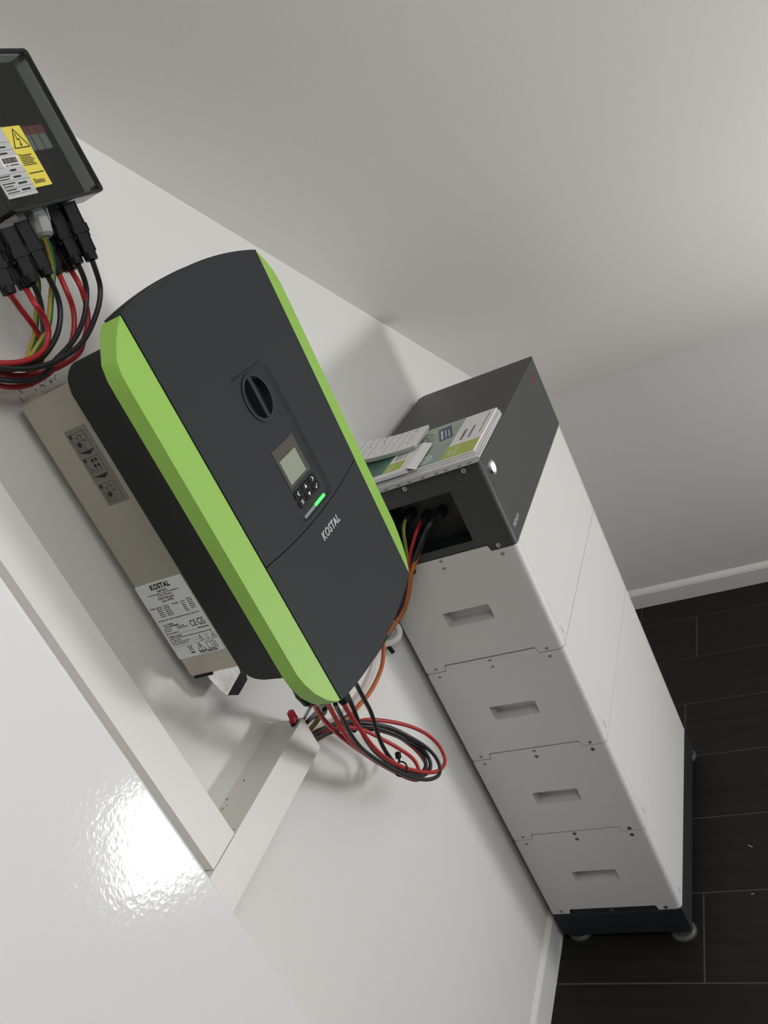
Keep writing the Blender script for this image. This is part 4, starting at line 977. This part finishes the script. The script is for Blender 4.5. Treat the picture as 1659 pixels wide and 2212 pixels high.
# large brochure
ZM = ZB + 0.0084
t = thing('brochure', 'large brochure with green photo, blue sticker and lime square', 'brochure', (0.12, -0.14, ZM))
bm = box(0.0190, 0.2290, -0.2900, 0.004, ZM, ZM + .0046, .0008, 2)
obj('pages', bm, 'paper', t)
zt_ = ZM + .0046
obj('cover_photo', box(0.0192, 0.2288, -0.2235, 0.0035, zt_, zt_ + .00025), 'photo', t, sm=False)
obj('lime_square', box(0.0195, 0.0790, -0.2880, -0.2235, zt_, zt_ + .0003), 'lime', t, sm=False)
zc = zt_ + .0003
bm = bmesh.new()
for P in ([(.20, -.075), (.212, -.110), (.205, -.150), (.190, -.165)], [(.186, -.075), (.198, -.110), (.190, -.145), (.176, -.155)], [(.172, -.080), (.182, -.110), (.176, -.140), (.160, -.150)], [(.158, -.085), (.150, -.12), (.138, -.15)], [(.145, -.085), (.136, -.12), (.122, -.148)]):
    P3 = [(a, b_, zc + .0003) for a, b_ in P]; tmp = bpy.data.meshes.new('x'); tb = tube(P3, .0016, 5, 5); tb.to_mesh(tmp); tb.free(); bm.from_mesh(tmp)
for v in bm.verts: v.co.z = zc + (v.co.z - zc) * .2
obj('pictured_cable', bm, 'paper', t, sm=False)
bm = bmesh.new(); add_ring(bm, circ(.048, -.182, .019, 28, .014), circ(.048, -.182, .0165, 28, .012), zc, zc + .0002, 'z'); add_ring(bm, circ(.048, -.182, .011, 20, .008), circ(.048, -.182, .0085, 20, .006), zc, zc + .0002, 'z')
obj('pictured_socket', bm, 'label', t, sm=False)
bs = box(0.1300, 0.2100, -0.2060, -0.1780, zc, zc + .0003); bmesh.ops.rotate(bs, cent=(.1700, -.192, 0), matrix=Matrix.Rotation(math.radians(17), 3, 'Z'), verts=bs.verts)
st = obj('blue_sticker', bs, 'blue', t, sm=False)
bm = bmesh.new()
random.seed(5)
def zbar(x0, x1, y, hh, z=None, big=.006):
    x = x0; z = z or zc + .0001
    while x < x1:
        e = min(x + random.uniform(big * .4, big), x1); add_box(bm, x, e, y - hh / 2, y + hh / 2, z, z + .0001); x = e + big * .3
zbar(.138, .196, -.1845, .0044, zc + .0004, .010); zbar(.140, .192, -.1925, .0022, zc + .0004); zbar(.140, .186, -.1995, .0022, zc + .0004)
bmesh.ops.rotate(bm, cent=(.1700, -.192, 0), matrix=Matrix.Rotation(math.radians(17), 3, 'Z'), verts=bm.verts)
obj('print', bm, 'label', st, sm=False)
bm = bmesh.new(); text_into(bm, 'Smart', .0095, (.0440, -.2345, zc + .0001), 'top', width=.024); text_into(bm, 'connections.', .0095, (.0480, -.2455, zc + .0001), 'top', width=.040)
obj('lime_print', bm, 'white', t, sm=False)
bm = bmesh.new(); zbar(.100, .150, -.2430, .0058, None, .010); zbar(.100, .160, -.2590, .0036, None, .007); zbar(.110, .215, -.2790, .0014, None, .004)
obj('title_print', bm, 'inkg', t, sm=False)
# small booklet on it
ZS = zt_ + .0012
t = thing('booklet', 'small booklet with dark green photo, lying on the large brochure', 'booklet', (0.05, -0.08, ZS))
bm = bmesh.new(); x0, x1, y0, y1 = 0.0060, 0.1260, -0.1580, 0.010
add_box(bm, x0, x1, y0, y1, ZS, ZS + .0075, .0008, 1); obj('pages', bm, 'paper', t, sm=False)
bm = bmesh.new(); add_prism(bm, [(y0 + .006, ZS + .0090), (y0 - .004, ZS + .0090), (y0 - .0190, ZS + .0020), (y0 - .0190, ZS + .0014), (y0 - .0045, ZS + .0082), (y0 + .006, ZS + .0082)], x0, x1, 'x')
obj('bent_cover', bm, 'paper', t, sm=False)
z = ZS + .0076
obj('cover_photo', box(x0 + .0160, x1 - .0003, -0.1020, y1 - .001, z, z + .0003), 'photo_dark', t, sm=False)
obj('lime_square', box(x0 + .0160, x0 + .0560, -0.1400, -0.1020, z, z + .0003), 'lime', t, sm=False)
bm = bmesh.new()
zbar(x0 + .066, x0 + .108, -.1150, .0026, z + .0002, .006); zbar(x0 + .066, x0 + .108, -.1230, .0020, z + .0002, .006); zbar(x0 + .066, x0 + .115, -.1330, .0016, z + .0002, .005)
obj('print', bm, 'inkg', t, sm=False)
bm = bmesh.new(); zbar(x0 + .018, x0 + .035, -.110, .0016, z + .0004, .004); zbar(x0 + .018, x0 + .048, -.116, .0016, z + .0004, .004); obj('lime_print', bm, 'white', t, sm=False)
# leaflets: folded set, curling up towards the wall
ZF = ZS + .0095
t = thing('leaflet_set', 'folded white leaflets with line drawings, curling up towards the wall', 'leaflet', (0.15, -0.07, ZF))
prof = [(-0.150, 0), (-0.120, .0003), (-0.090, .0012), (-0.060, .0035), (-0.030, .0075), (0.000, .0130), (0.012, .0155)]
for k in range(6):
    zz = ZF + .0016 * k; yo = -.0009 * k
    pts = [(y + yo * .7 if i == 0 else y, zz + dz) for i, (y, dz) in enumerate(prof)]
    bm = prism(pts + [(y, q + .0011) for y, q in reversed(pts)], 0.1010 - .0006 * k, 0.2060 - .0008 * k, 'x')
    lf = obj('leaf', bm, 'paper' if k not in (1, 3) else 'photo', t, sm=False)
bm = bmesh.new()
zt2 = ZF + .0016 * 5 + .0012
def zoff(y):
    for (a, za), (b_, zb_) in zip(prof, prof[1:]):
        if a <= y <= b_: return za + (zb_ - za) * (y - a) / (b_ - a)
    return 0
for y in (-.112, -.078, -.046, -.012):
    add_box(bm, .103, .202, y - .0002, y + .0002, zt2 + zoff(y), zt2 + zoff(y) + .0002)
random.seed(11)
for cy in (-.132, -.095, -.062, -.030):
    for cxx in (.120, .140, .160, .178, .192):
        for _ in range(3):
            a = random.uniform(-.006, .006); b_ = random.uniform(-.005, .005); zz = zt2 + zoff(cy + b_) + .0003
            l = random.uniform(.002, .006); ww = random.uniform(.0004, .0016)
            add_box(bm, cxx + a, cxx + a + l, cy + b_, cy + b_ + ww, zz, zz + .0001)
obj('print', bm, 'inkg', t, sm=False)
